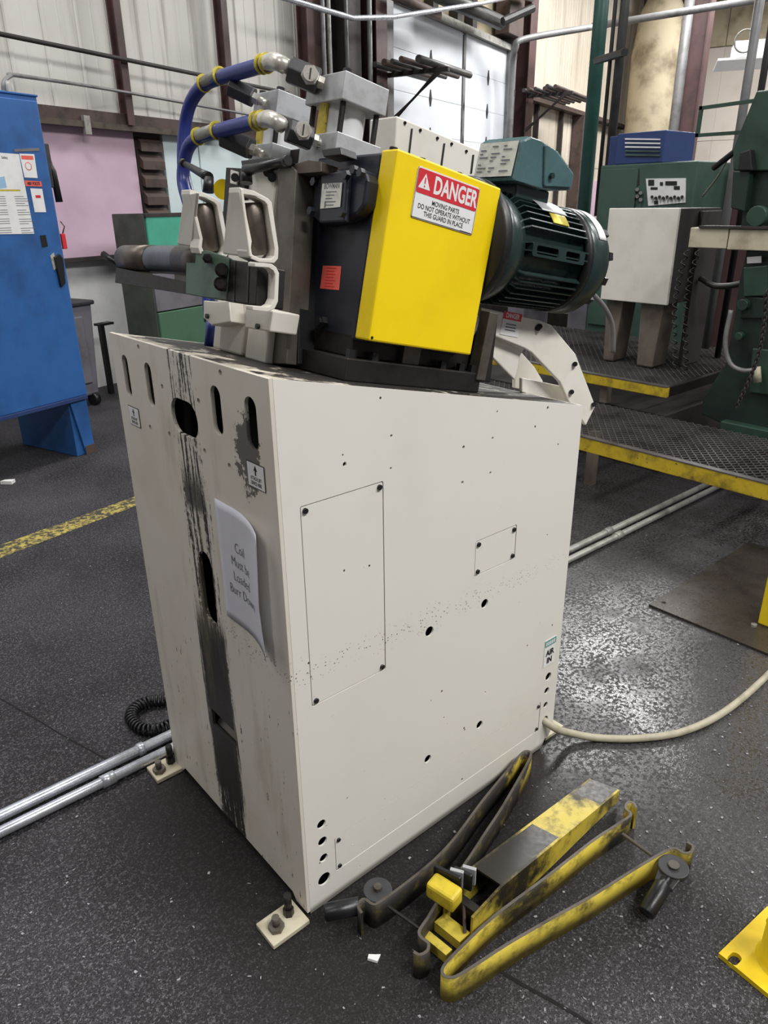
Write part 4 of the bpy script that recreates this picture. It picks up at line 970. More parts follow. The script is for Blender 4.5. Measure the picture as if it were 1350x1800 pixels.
# coiled black cord on the floor
ctr = spline([FZ(330, 1222), FZ(300, 1238), FZ(262, 1243), FZ(238, 1256), FZ(233, 1274), FZ(252, 1292), FZ(285, 1290), FZ(320, 1276)], 40)
pts = []; L = 0
for i in range(len(ctr)-1):
    d = ctr[i+1]-ctr[i]; L += np.linalg.norm(d); u = unit(d); n_ = np.cross(ZZ, u); a = L/.0135*2*math.pi
    for s in range(2):
        aa = a+s*.5*np.linalg.norm(d)/.0135*2*math.pi; pts.append(ctr[i]+d*s*.5+V3(0, 0, .0225)+.0165*(math.cos(aa)*n_+math.sin(aa)*ZZ))
tag(MB().tube(pts, .0046, 6).build('coiled_cord', M['rubber'], None), 'black coiled cord lying on the floor beside the pedestal', 'cord')

# beige cable from the pedestal to the right
h0 = V3(*(FY(958, 1268, 0.0))); pts = [h0+V3(0, .06, .01), h0, h0+V3(.03, -.03, -.03), FZ(1005, 1289, .03), FZ(1050, 1297, .013), FZ(1120, 1298, .012), FZ(1200, 1286, .012), FZ(1275, 1250, .012), FZ(1350, 1186, .012), FZ(1420, 1110, .012), FZ(1500, 1010, .012)]
tag(MB().tube(spline(pts, 8), .0115, 12).build('flexible_conduit', M['cable'], None), 'beige flexible conduit curving from the pedestal across the floor', 'conduit')

# steel floor plate
c0, c1, c3 = FZ(1140, 1066), FZ(1338, 1150), FZ(1225, 1018)
t = MB().prism([c0+V3(0, 0, .0005), c0+V3(0, -.62, .0005), c0+V3(.9, -.62, .0005), c0+V3(.9, 0, .0005)], (0, 0, .010)).build('floor_plate', M['plate_wet'], None, .001)
tag(t, 'wet dark steel plate lying flat on the floor under the yellow post', 'plate')
c = FZ(1166, 1063); MB().cyl(c+V3(0, 0, .0105), c+V3(0, 0, .0112), .009, seg=12).build('plate_hole', M['void'], t)
# yellow post on it
c = FZ(1331, 1096, .0105)
t = thing('guard_post', 'yellow guard post standing on the steel floor plate', 'post', (c[0]+.04, c[1]-.05, .0105))
fbox('post', (c[0], c[1]-.10, .011), (c[0]+.10, c[1], 1.0), M['yellow_post'], t, WORLD, .006)
MB().cyl((c[0]-.03, c[1]-.0, .0105), (c[0]-.03, c[1]-.0, .02), .012, seg=6).build('post_bolt', M['galv_dull'], t)
# yellow floor bracket lower right
c = FZ(1263, 1676, .012)
t = thing('floor_bracket', 'yellow base plate with round post at the lower right corner', 'floor bracket', (c[0]+.1, c[1]-.06, 0))
e1_ = unit(FZ(1348, 1594, .012)-c); e2_ = unit(FZ(1348, 1757, .012)-c); wB = .20
e2_ = unit(e2_-np.dot(e2_, e1_)*e1_*.0)
F = (c-ZZ*.0105, e1_, unit(np.cross(ZZ, e1_))*(-1), ZZ)
h1 = FZ(1291, 1686, .012)-c; hx, hy = float(np.dot(h1, F[1])), float(np.dot(h1, F[2]))
MB().plate([(0, 0), (wB, 0), (wB, wB), (0, wB)], [rrect2(hx, hy, .034, .022, .0105), rrect2(wB-.03, .028, .03, .022, .0105), rrect2(wB-.03, wB-.03, .03, .022, .0105), rrect2(.03, wB-.03, .03, .022, .0105)], F, .012).build('base_plate', M['yellow_post'], t, .0015)
MB().lathe(fr(F, wB/2, wB/2, .011), ZZ, [(0, .064), (.006, .060), (.012, .056), (.55, .056), (.56, .05), (.562, 0)], 32).build('post', M['yellow_post'], t)

# loose chips and slivers
random.seed(11); ch = MB()
def chip(x, y, s):
    a = random.random()*6.28; u = V3(math.cos(a), math.sin(a), 0)*s; v = V3(-math.sin(a), math.cos(a), 0)*s*random.uniform(.15, .8); c = V3(x, y, .0012)
    ch.prism([c-u-v, c+u-v*.6, c+u*.7+v, c-u*.8+v], (0, 0, random.uniform(.0006, .002)))
for i in range(2000):
    px, py = random.uniform(-30, 1380), random.uniform(840, 1800)
    p = FZ(px, py)
    if -.01 < p[0] < .93 and -.02 < p[1] < .69: continue
    dens = .35 if px < 900 else 1.0
    if py > 1350: dens *= .8
    if random.random() < dens: chip(p[0], p[1], random.choice((.0012, .0016, .002, .0028, .004))*random.uniform(.7, 1.2))
o = ch.build('metal_chips', M['chip'], None, kind='stuff', fix=False); tag(o, 'scattered pale metal chips and slivers all over the floor', 'chips')

# ================================================================== blue electrical cabinet
BT = 3.36
BR = thing('electrical_cabinet', 'tall blue electrical cabinet with warning posters at the left edge', 'cabinet', wl(1.5, BT+.3, 0))
fbox('body', (.70, BT+.012, .385), (2.215, BT+.62, 2.14), M['blue_paint'], BR, WALLF, .006)
MB().box((.69, BT+.005, 2.138), (2.22, BT+.625, 2.15), WALLF).build('roof', M['blue_paint'], BR, .004)
dr_ = fbox('door', (1.0, BT-.012, .40), (2.195, BT+.010, 2.115), M['blue_paint'], BR, WALLF, .006)
for s0 in (.72, 2.06): fbox('leg', (s0, BT+.02, 0), (s0+.13, BT+.6, .385), M['blue_paint'], BR, WALLF, .004)
MB().prism([wl(2.06, BT+.0, .385), wl(2.19, BT+.0, .385), wl(2.19, BT+.0, 0), wl(2.12, BT+.0, 0)], WN*.018).build('leg_gusset', M['blue_paint'], BR, .002)
MB().box((2.115, BT-.004, 0), (2.196, BT+.0, .06), WALLF).build('leg_rust', M['rust'], BR)
fbox('bottom_lip', (1.0, BT-.02, .375), (2.19, BT-.0, .40), M['blue_dark'], BR, WALLF, .002)
def wq(pts, t, th, name, mat, parent, bevel=0): return MB().prism([PW(px, py, t) for px, py in pts], -WN*th).build(name, mat, parent, bevel)
ht = wq([(93, 452), (102, 446), (108, 455), (112, 498), (105, 505), (97, 470)], BT-.013, .02, 'handle', M['black'], dr_, .003)
wq([(88, 450), (94, 444), (100, 470), (94, 475)], BT-.0125, .004, 'lock_plate', M['chrome'], dr_)
wq([(70, 414), (80, 413), (84, 433), (74, 435)], BT-.0125, .002, 'name_tag', M['black'], dr_)
def wall_text(m, s, px, py, t, size, sx=.9, bold=0.0004): m.text(s, (PW(px, py, t)-WN*.0004, WD, ZZ, -WN), size, sx=sx, bold=bold)
ps_ = wq([(-60, 264), (33, 271), (60, 411), (-30, 412)], BT-.0125, .0012, 'poster', M['white_label'], dr_)
m = MB(); wall_text(m, 'Safety', 8, 277, BT-.0138, .018)
for k in range(17):
    py = 345+k*4
    if k in (5, 9, 13): continue
    a0 = PW(-20+k*.8, py, BT-.0138); m.prism([a0, a0+WD*.10, a0+WD*.10-ZZ*.003, a0-ZZ*.003], -WN*.0003)
    a0 = PW(25+k*.8, py, BT-.0138); m.prism([a0, a0+WD*(.06+.02*(k % 3)), a0+WD*(.06+.02*(k % 3))-ZZ*.003, a0-ZZ*.003], -WN*.0003)
m.build('poster_lettering', M['ink_grey'], dr_)
wq([(-5, 312), (8, 310), (12, 330), (-2, 332)], BT-.0138, .0003, 'poster_picture', M['tote_blue'], dr_)
wq([(-20, 333), (35, 333), (36, 336), (-20, 336)], BT-.0138, .0003, 'poster_rule', M['brass'], dr_)
wq([(34, 270), (60, 271), (66, 313), (43, 312)], BT-.0125, .001, 'danger_sticker', M['white_label'], dr_)
wq([(37, 273), (58, 274), (59, 281), (38, 280)], BT-.0136, .0004, 'sticker_header', M['orange_label'], dr_)
rg_ = PW(50, 292, BT-.0138); MB().lathe(rg_, -WN, [(0, .022), (.0004, .022), (.0004, .018)], 20).build('sticker_ring', M['orange_label'], dr_)
wq([(43, 317), (72, 319), (74, 328), (45, 327)], BT-.0125, .001, 'volt_sticker', M['orange_label'], dr_)
m = MB(); wall_text(m, '480 VOLTS', 59, 322.7, BT-.0140, .022, .8, .0008); m.build('sticker_lettering', M['ink'], dr_)
wq([(53, 331), (74, 332), (81, 373), (61, 373)], BT-.0125, .001, 'notice_sticker', M['white_label'], dr_)
wq([(62, 343), (71, 343), (72, 348), (63, 348)], BT-.0138, .0004, 'sticker_mark', M['red_label'], dr_)
wq([(24, 262), (68, 260), (69, 265), (25, 267)], BT-.0125, .002, 'name_tag', M['bin_grey'], dr_)
# disconnect lever and red tag on the right side
lv_ = MB().tube([wl(2.235, BT+.05, 1.85), wl(2.255, BT+.03, 1.75), wl(2.255, BT+.02, 1.58)], [.016, .02, .022], 8).build('disconnect_lever', M['black'], BR)
fbox('lever_bracket', (2.215, BT+.02, 1.66), (2.25, BT+.08, 1.90), M['blackgrey'], BR, WALLF, .004)
fbox('lock_tag', (2.225, BT+.015, 1.31), (2.255, BT+.03, 1.40), M['red_label'], BR, WALLF, .003)
MB().tube([wl(2.24, BT+.02, 1.40), wl(2.262, BT+.02, 1.44), wl(2.24, BT+.02, 1.47)], .004, 6).build('lock_shackle', M['steel_mid'], BR)
# conduit from the cabinet roof along the wall
tp = [PW(6, 162, BT+.2), PW(7, 145, BT+.2), PW(18, 134, BT+.25), PW(40, 134, BT+.5), wl(4.0, WALL_T-.17, 2.44), wl(5.6, WALL_T-.17, 2.40), wl(6.6, WALL_T-.17, 2.38)]
tag(MB().tube(spline(tp, 8), .012, 8).build('wall_conduit', M['pipe_grey'], None), 'thin grey conduit rising from the blue cabinet along the wall', 'conduit')
MB_ = MB().lathe(PW(16, 160, BT+.2)-ZZ*.03, ZZ, [(0, .03), (.06, .03), (.08, .02), (.085, 0)], 16).build('conduit_hub', M['galv_dull'], BR)
tag(MB().cyl(wl(1.0, WALL_T-.14, 2.72), wl(6.4, WALL_T-.14, 2.665), .017, seg=10).build('wall_pipe', M['soot'], None), 'straight black pipe crossing the ribbed wall above the conduit', 'pipe')

# grey bin behind the blue cabinet
t = thing('rolling_bin', 'grey waste bin behind the blue cabinet', 'bin', wl(2.95, 4.55, 0))
b0 = [wl(2.74, 4.40, .09), wl(3.12, 4.40, .09), wl(3.12, 4.72, .09), wl(2.74, 4.72, .09)]; b1 = [wl(2.70, 4.38, .84), wl(3.17, 4.38, .84), wl(3.17, 4.75, .84), wl(2.70, 4.75, .84)]
MB().add(b0+b1, [(3, 2, 1, 0), (4, 5, 6, 7), (0, 1, 5, 4), (1, 2, 6, 5), (2, 3, 7, 6), (3, 0, 4, 7)]).build('bin_body', M['bin_grey'], t, .02)
MB().box((2.69, 4.36, .82), (3.185, 4.77, .855), WALLF).build('bin_rim', M['blackgrey'], t, .01)
fbox('recess_panel', (2.84, 4.372, .2), (3.06, 4.398, .74), M['bin_grey'], t, WALLF, .01)
MB().cyl(wl(3.05, 4.42, .055), wl(3.10, 4.42, .055), .054, seg=16).build('wheel', M['black'], t)
t = MB().box((3.40, 4.60, 0), (3.44, 4.64, .62), WALLF).box((3.38, 4.58, .60), (3.53, 4.66, .62), WALLF).build('stand_pole', M['black'], None)
tag(t, 'black upright stand pole between the grey bin and the pedestal', 'pole')

# old green machine cabinet behind the entry guide
t = thing('green_machine', 'old green machine housing with teal top panel behind the entry guide', 'machine', wl(3.95, 4.2, 0))
fbox('housing', (3.50, 4.02, .0), (4.8, 4.36, 1.46), M['dark_panel'], t, WALLF, .008)
fbox('left_panel', (3.485, 4.0, .01), (3.499, 4.36, 1.49), M['dark_panel'], t, WALLF, .004)
fbox('teal_panel', (3.50, 3.985, 1.13), (4.75, 4.02, 1.47), M['teal_panel'], t, WALLF, .004)
fbox('grey_panel', (3.50, 3.99, .74), (4.75, 4.02, 1.12), M['bin_grey'], t, WALLF, .004)
fbox('green_panel', (3.50, 3.98, .10), (4.75, 4.02, .73), M['green_panel'], t, WALLF, .004)
MB().box((3.49, 3.98, 1.47), (4.8, 4.36, 1.495), WALLF).build('top_lip', M['soot'], t)
MB().tube([PW(182, 447, 4.25), PW(192, 454, 4.18), PW(214, 466, 4.12)], [.028, .022, .022], 8).build('handle', M['black'], t)

# ================================================================== racks, pipes and pipe runs on the wall
def rack(pxy, s_c, z, n, L, seed, lab, grp, armlen=.75):
    """wall bracket with arm and brace plus loose pipes lying on it; returns nothing"""
    t = thing('pipe_rack', 'rusty wall bracket '+lab, 'bracket', wl(s_c, WALL_T-.1, z-.5))
    MB().box((s_c-.03, WALL_T-.3-armlen, z-.05), (s_c+.03, WALL_T-.28, z), WALLF).build('bracket_arm', M['soot'], t, .004)
    MB().prism([wl(s_c-.03, WALL_T-.30, z-.62), wl(s_c-.03, WALL_T-.30, z-.55), wl(s_c-.03, WALL_T-.28-armlen*.9, z-.05), wl(s_c-.03, WALL_T-.2-armlen*.9-.0, z-.05)], WD*.05).build('bracket_brace', M['soot'], t)
    random.seed(seed)
    for k in range(n):
        tt = WALL_T-.38-k*(armlen-.12)/n; r = random.uniform(.028, .045)
        o = MB().cyl(wl(s_c-.3-random.random()*.3, tt, z+r), wl(s_c+L+random.uniform(-.15, .2), tt, z+r), r, seg=10).build('stored_pipe', M['rust'] if k % 2 else M['pipe_dark'], None)
        tag(o, ('first', 'second', 'third', 'fourth', 'fifth', 'sixth')[k]+' stored pipe out from the wall on the bracket '+lab, 'pipe', grp)
rack(None, 8.30, 3.06, 5, .95, 3, 'left of the white door', 'pipes stored left of the white door', .85)
rack(None, 13.25, 3.30, 6, 1.9, 7, 'right of the white door', 'pipes stored right of the white door', .85)
# vertical pipes in the dark bay left of the door
for k, (s, t_, r, mt_) in enumerate(((7.00, .22, .025, 'pipe_grey'), (7.12, .22, .025, 'galv_dull'), (7.34, .30, .03, 'pipe_dark'), (7.80, .34, .03, 'pipe_grey'), (7.95, .26, .022, 'pipe_dark'), (8.40, .20, .03, 'soot'))):
    o = MB().cyl(wl(s, WALL_T-t_, .3), wl(s, WALL_T-t_, 5.5), r, seg=10).build('riser_pipe', M[mt_], None)
    tag(o, ('first', 'second', 'third', 'fourth', 'fifth', 'last')[k]+' vertical riser pipe from the left in the dark bay beside the door', 'pipe', 'riser pipes left of the door')
o = MB().box((7.02, WALL_T-.0, .0), (8.45, WALL_T+.07, CEIL-.1), WALLF).build('wall_backing', M['rust'], wb)
# overhead pipe runs
o = MB().tube([PW(470, -12, WALL_T-.5), PW(545, 10, WALL_T-.5), PW(620, 32, WALL_T-.5), PW(690, 30, WALL_T-.5), PW(850, 5, WALL_T-.6), PW(930, -12, WALL_T-.6)], .028, 10).build('overhead_pipe', M['galv'], None)
tag(o, 'bright galvanised pipe run crossing above the dark bay', 'pipe')
o = MB().tube(spline([PW(893, 300, WALL_T-.4), PW(900, 130, WALL_T-.4), PW(906, 85, WALL_T-.5), PW(925, 68, WALL_T-.6), PW(1045, 47, WALL_T-1.2)]), .05, 10).build('overhead_pipe', M['pipe_grey'], None)
tag(o, 'grey bent pipe rising beside the door and crossing the tan wall', 'pipe')
def FS(px, py, s): return on(px, py, WD*s, WD)
o = MB().cyl(FS(1040, 47, 15.0), FS(1400, -12, 15.0), .06, seg=10).build('overhead_pipe', M['pipe_grey'], None); tag(o, 'long grey horizontal pipe in front of the far wall columns', 'pipe')
# heavier items above the door
for k, (x0, y0, x1, y1, r, mt_) in enumerate(((770, -10, 880, 40, .10, 'pipe_dark'), (690, -10, 770, 27, .06, 'rust'), (830, -30, 935, -4, .06, 'pipe_grey'))):
    o = MB().cyl(PW(x0, y0, WALL_T-.45), PW(x1, y1, WALL_T-.45), r, seg=12).build('header_pipe', M[mt_], None); tag(o, ('thick dark duct pipe', 'rusty pipe', 'grey pipe')[k]+' above the white door', 'pipe', 'pipes above the white door')
o = MB().box((9.0, WALL_T+.03, 4.02), (13.0, WALL_T+.09, CEIL-.05), WALLF).build('wall_infill', M['tan_old'], wb)
for k, s in enumerate((9.9, 10.7, 11.25)):
    o = MB().box((s, WALL_T-.12, 4.02), (s+.16, WALL_T+.02, CEIL-.1), WALLF).build('header_post', M['soot'], None); tag(o, ('left', 'middle', 'right')[k]+' dark steel post rising above the white door', 'post', 'posts above the white door')
o = MB().box((12.3, WALL_T-.3, 4.1), (12.95, WALL_T-.05, 5.4), WALLF).build('door_operator', M['rust'], None, .01); tag(o, 'rusty brown box at the upper right corner of the white door', 'box')
o = MB().cyl(PW(884, 38, WALL_T-.62), PW(937, 14, WALL_T-.9), .06, seg=8).build('support_arm', M['pipe_dark'], None); tag(o, 'short dark arm sticking out above the right door jamb', 'arm')
# girt with studs right of the door
t = thing('wall_girt', 'rusty girt with dark studs on the tan wall right of the door', 'girt', wl(16, WALL_T, 2.0))
MB().box((13.6, WALL_T-.16, 3.30), (21.5, WALL_T+.04, 3.38), WALLF).build('rail', M['rust'], t)
for s in (13.9, 14.65, 16.2): MB().box((s, WALL_T-.05, .05), (s+.07, WALL_T+.04, 3.3), WALLF).build('stud', M['soot'], t)
MB().box((17.2, WALL_T-.2, .05), (17.75, WALL_T+.04, 3.3), WALLF).build('stud', M['rust'], t)
o = MB().box((17.8, WALL_T+.0, .3), (21.4, WALL_T+.04, 2.0), WALLF).build('insulation_board', M['pink'], None); tag(o, 'pale pink insulation board low on the tan wall behind the motor', 'wall board')
# stained insulation bulge in the corner
o = MB().lathe(wl(20.4, WALL_T-.95, 1.9), ZZ, [(0, 0), (0, .5), (.4, .6), (2.9, .62), (3.8, .5), (4.2, .3), (4.2, 0)], 20).build('insulation_blanket', M['tan_old'], None); tag(o, 'stained bulging insulation blanket hanging in the far corner', 'insulation')

# tall pipes standing by the far press line
def vpipe(px0, py0, px1, py1, X, r, mat, name, label, z1=4.6):
    p, q_ = FX(px0, py0, X), FX(px1, py1, X); c = (p+q_)/2
    o = MB().cyl((c[0], c[1], min(p[2], q_[2])), (c[0], c[1], z1), r, seg=14).build(name, M[mat], None); return tag(o, label, 'pipe')
vpipe(1060, 0, 1022, 400, 5.6, .062, 'pipe_green', 'standing_pipe', 'thick green vertical pipe left of the green control cabinet')
vpipe(1093, 0, 1066, 400, 5.2, .036, 'pipe_dark', 'standing_pipe', 'dark vertical pipe just right of the thick green pipe')
vpipe(1074, 0, 1055, 380, 5.2, .016, 'pipe_dark', 'standing_pipe', 'thin dark vertical pipe between green pipe and dark pipe')
o = MB().cyl(FX(1048, 107, 5.4), FX(1098, 92, 5.0), .03, seg=8).build('pipe_clamp', M['black'], None); tag(o, 'black clamp bar tying the vertical pipes together', 'clamp')
# far column and its pipe
fc_ = FS(1212, 140, 17.0)
t = thing('building_column', 'maroon building column with grey downpipe before the far wall', 'column', (fc_[0], fc_[1], 0))
cs, ct = float(np.dot(fc_, WD)), float(np.dot(fc_, WN))
MB().box((cs-.25, ct-.27, 0), (cs+.25, ct-.24, CEIL-.02), WALLF).box((cs-.25, ct+.14, 0), (cs+.25, ct+.17, CEIL-.02), WALLF).box((cs-.02, ct-.24, 0), (cs+.02, ct+.14, CEIL-.02), WALLF).build('column_shaft', M['maroon'], t)
MB().cyl(wl(cs-.30, ct+.13, 0), wl(cs-.30, ct+.13, CEIL-.02), .10, seg=14).build('downpipe', M['pipe_grey'], t)
fc_ = FS(1140, 110, 21.5); cs, ct = float(np.dot(fc_, WD)), float(np.dot(fc_, WN))
o = MB().box((cs-.2, ct-.2, 0), (cs+.2, ct+.2, CEIL-.02), WALLF).build('building_column', M['rust'], None); tag(o, 'dark rusty column in the far corner left of the maroon column', 'column')

# ================================================================== platform with grating
XP, ZP = 2.63, .375
def platform(name, label, x0, x1, y0, y1, ztop_, lip, bw, legs, leg_z0, p=.045):
    t = thing(name, label, 'platform', ((x0+x1)/2, (y0+y1)/2, leg_z0))
    fbox('edge_rail', (x0, y0, ztop_-lip), (x0+.03, y1, ztop_), M['yellow_edge'], t, WORLD, .004)
    fbox('end_rail', (x0+.03, y0, ztop_-lip), (x1, y0+.03, ztop_), M['steel_dark'], t, WORLD, .004)
    fbox('nosing', (x0-.002, y0, ztop_), (x0+.035, y1, ztop_+.006), M['grate'], t)
    m = MB(); x = x0+.04
    n = int((y1-y0)/p)
    rows = int((x1-x0-.05)/(p*.62))
    for r in range(rows):   # expanded metal: zigzag strands
        xa = x0+.045+r*p*.62
        for k in range(n):
            ya = y0+.03+k*p; o_ = 0 if r % 2 == 0 else p/2
            c = V3(xa, ya+o_, ztop_-.004)
            w = .0045
            for (dx, dy) in ((p*.62, p/2), (p*.62, -p/2)):
                d = unit((dx, dy, 0)); nn = V3(-d[1], d[0], 0)*w/2; e = c+V3(dx, dy, 0)
                m.add([c-nn, c+nn, e+nn, e-nn, c-nn+V3(0, 0, .006), c+nn+V3(0, 0, .006), e+nn+V3(0, 0, .006), e-nn+V3(0, 0, .006)], [(4, 5, 6, 7), (0, 4, 7, 3), (1, 2, 6, 5)])
    m.build('grating', M['grate'], t, kind='stuff', fix=False)
    for y in np.arange(y0+.25, y1, .62): fbox('joist', (x0+.03, y, ztop_-.06), (x1, y+.012, ztop_-.006), M['steel_dark'], t)
    for (lx, ly) in legs: MB().box((lx, ly, leg_z0), (lx+.05, ly+.05, ztop_-.05)).build('leg', M['leg_rust'], t)
    return t
platform('work_platform', 'low steel grating platform with worn yellow edge behind the pedestal', XP, 3.34, -1.3, 2.6, ZP, .075, .03, [(2.9, 1.22), (2.9, 2.4), (2.9, .1), (3.25, 1.9), (3.25, .1)], 0.0)
platform('upper_step', 'upper grating step with yellow edge carrying the cream control box', 3.28, 4.7, 1.03, 4.3, .555, .06, .03, [(3.33, 1.45), (3.33, 2.6), (3.33, 3.9)], .38)
# black pit of the line underneath
o = MB().box((3.56, -1.3, .0), (9.0, 1.0, .22)).build('line_bed', M['steel_dark'], None, .004); tag(o, 'dark oily machine bed under the green press', 'machine bed')

o = MB().box((3.40, 1.08, .0), (4.68, 4.2, .36)).build('line_bed', M['soot'], None, .004); tag(o, 'black oily machine bed under the upper step', 'machine bed')
# cream control box on two steel columns
XC = 3.62
t = thing('control_box', 'cream control box on two steel legs standing on the upper step', 'control box', (XC+.25, 1.5, .555))
c = [FX(1071, 366, XC), FX(1193, 364, XC), FX(1172, 537, XC), FX(1058, 525, XC)]
yL, yR = max(c[0][1], c[3][1]), min(c[1][1], c[2][1])
zt, zb = c[0][2], c[2][2]
fbox('front_cover', (XC, yR, zb), (XC+.02, yL, zt), M['cream'], t, WORLD, .004)
fbox('box_body', (XC+.02, yR+.003, zb+.003), (XC+.5, yL-.003, zt-.003), M['soot'], t, WORLD, .004)
for (px0, px1, py) in ((1058, 1088, 640), (1118, 1160, 655)):
    ya, yb = FX(px0, 600, XC+.06)[1], FX(px1, 600, XC+.06)[1]
    MB().prism([V3(XC+.06, ya, zb), V3(XC+.06, yb, zb), V3(XC+.06, yb+.03, .5615), V3(XC+.06, ya-.02, .5615)], (.16, 0, 0)).build('leg', M['leg_rust'], t, .01)
fbox('side_panel', (XC+.24, yR-.02, .5615), (XC+.48, yR+.005, zt-.02), M['soot'], t, WORLD, .004)
MB().tube(spline([V3(XC+.3, yR-.03, 1.10), V3(XC+.3, yR-.15, 1.06), V3(XC+.35, yR-.3, 1.10), V3(XC+.4, yR-.4, 1.25)]), .018, 8).build('side_hose', M['pipe_dark'], t)
# curly cords
for k, (px, label) in enumerate(((1208, 'curly black cord hanging beside the cream control box'), (1228, 'second curly cord hanging left of the green press'))):
    a_ = FX(px, 440, 3.55); pts = []
    for i in range(220):
        z = a_[2]-i*.0032; aa = i*.42; pts.append((a_[0]+.015*math.cos(aa), a_[1]+.012*math.sin(aa)+.03*math.sin(i*.02), z))
    tag(MB().tube(pts, .004, 5).build('curly_cord', M['black'], None), label, 'cord', 'curly cords')

# green control cabinet and blue vent unit
XG = 4.75
p = [FX(1056, 291, XG), FX(1226, 293, XG)]
t = thing('control_cabinet', 'green control cabinet with switch panel behind the cream control box', 'cabinet', (XG+.3, (p[0][1]+p[1][1])/2, 0))
fbox('body', (XG, p[1][1], .0), (XG+.7, p[0][1], p[0][2]), M['green_cabinet'], t, WORLD, .01)
fbox('left_leaf', (XG-.02, p[0][1]-.34, .6), (XG, p[0][1]-.02, p[0][2]-.03), M['green_cabinet'], t, WORLD, .004)
def xq(pts, X, th, name, mat, par): return MB().prism([FX(px, py, X) for px, py in pts], (-th, 0, 0)).build(name, mat, par)
sp_ = xq([(1136, 314), (1206, 313), (1205, 356), (1140, 362)], XG-.001, .006, 'switch_panel', M['white_label'], t)
random.seed(2)
for (px, py, w, h) in ((1145, 321, 10, 10), (1163, 323, 5, 6), (1180, 322, 20, 7), (1150, 331, 12, 4), (1190, 330, 10, 6)): xq([(px-w/2, py-h/2), (px+w/2, py-h/2), (px+w/2, py+h/2), (px-w/2, py+h/2)], XG-.0075, .004, 'gauge', M['ink'], t)
for k in range(9): 
    px, py = 1146+k*6.6, 346+(k % 2)*2; MB().cyl(FX(px, py, XG-.007), FX(px, py, XG-.03), .011, seg=8).build('switch', M['ink'], t)
xq([(1150, 353), (1157, 353), (1157, 359), (1150, 359)], XG-.0075, .004, 'gauge', M['ink'], t)
xq([(1116, 295), (1124, 295), (1124, 325), (1116, 325)], XG-.001, .003, 'vent_plate', M['soot'], t)
for k in range(4): MB().cyl(FX(1120+(k % 2)*6, 333+k*6, XG), FX(1120+(k % 2)*6, 333+k*6, XG-.03), .014, seg=8).build('selector', M['pipe_grey'], t)
t2 = thing('vent_unit', 'blue louvred cooling unit on top of the green control cabinet', 'cooling unit', (XG+.25, 2.2, p[0][2]))
v = [FX(1086, 233, XG+.02), FX(1170, 236, XG+.02)]
fbox('case', (XG+.02, v[1][1], p[0][2]+.001), (XG+.45, v[0][1], (v[0][2]+v[1][2])/2+.01), M['blue_dark'], t2, WORLD, .006)
fbox('side_case', (XG+.06, v[0][1], p[0][2]+.001), (XG+.45, v[0][1]+.09, v[0][2]-.02), M['blue_dark'], t2, WORLD, .004)
for k in range(5):
    py = 243+k*7
    xq([(1100, py), (1161, py+1), (1161, py+3.4), (1100, py+2.6)], XG+.019, .012, 'louvre_slat', M['white_label'] if k < 3 and k != 5 else M['green_old'], t2)

# green press on the right
XS = 3.42
pr = thing('green_press', 'tall dark green press frame at the right edge', 'press', (XS+.5, .3, .30))
def pq(pts, X, th, name, mat, bevel=.006, par=None): return MB().prism([FX(px, py, X) for px, py in pts], (th, 0, 0)).build(name, mat, par or pr, bevel)
pq([(1312, 440), (1420, 440), (1420, 800), (1262, 742), (1232, 728), (1236, 700), (1275, 640), (1290, 560), (1298, 500)], XS, .55, 'frame', M['green_press_dark'])
pq([(1318, 300), (1420, 300), (1420, 440), (1310, 440), (1300, 410), (1306, 370)], XS+.06, .45, 'column', M['green_press_dark'])
pq([(1288, 262), (1330, 160), (1420, 150), (1420, 300), (1288, 300)], XS+.03, .4, 'gear_head', M['green_press'])
pq([(1288, 300), (1318, 300), (1308, 372), (1284, 366)], XS+.0, .25, 'motor_can', M['green_press_dark'])
pq([(1300, 268), (1318, 262), (1322, 300), (1296, 300)], XS-.02, .1, 'mount_block', M['black'])
pq([(1266, 740), (1420, 772), (1420, 812), (1264, 772)], XS-.06, .5, 'base_foot', M['green_press'])
pq([(1306, 470), (1350, 466), (1350, 520), (1306, 522)], XS-.03, .03, 'access_box', M['green_press'])
pq([(1313, 452), (1338, 450), (1338, 462), (1313, 463)], XS-.035, .005, 'label_plate', M['white_label'], 0)
pq([(1306, 520), (1420, 530), (1420, 560), (1300, 560)], XS-.02, .02, 'cross_rib', M['green_press_dark'])
pq([(1322, 612), (1400, 620), (1400, 700), (1316, 690)], XS-.02, .02, 'lower_panel', M['green_press'])
for (px, py, r) in ((1310, 535, .03), (1335, 380, .05), (1303, 590, .022)):
    p_ = FX(px, py, XS-.02); MB().cyl(p_, p_-V3(.04, 0, 0), r, seg=16).build('boss', M['green_press'], pr, .004)
# hose loop
hp = [FX(1285, 545, XS-.08), FX(1275, 600, XS-.1), FX(1283, 638, XS-.1), FX(1305, 651, XS-.08), FX(1330, 650, XS-.06)]
MB().tube(spline(hp), .013, 8).build('hose', M['pipe_grey'], pr); MB().cyl(FX(1330, 645, XS-.06), FX(1332, 672, XS-.06), .02, seg=10).build('fitting', M['cable'], pr)
# hanging chain
ct_ = FX(1347, 515, XS-.12); cb_ = FX(1296, 712, XS-.12); nl = 34
chn = thing('hanging_chain', 'dark chain hanging down the front of the green press', 'chain', tuple(cb_))
proto = None
for i in range(nl):
    c = lerp(ct_, cb_, i/(nl-1)); c = c+V3(0, -.04*math.sin(math.pi*i/(nl-1)), 0); d = unit(cb_-ct_); u = unit(np.cross(d, (1, 0, 0))) if i % 2 else V3(1, 0, 0)
    loop = [c+d*.016*math.cos(a)+u*.009*math.sin(a) for a in np.linspace(0, 2*math.pi, 9)]
    MB().tube(loop, .0042, 5, caps=False).build('chain_link', M['soot'], chn)
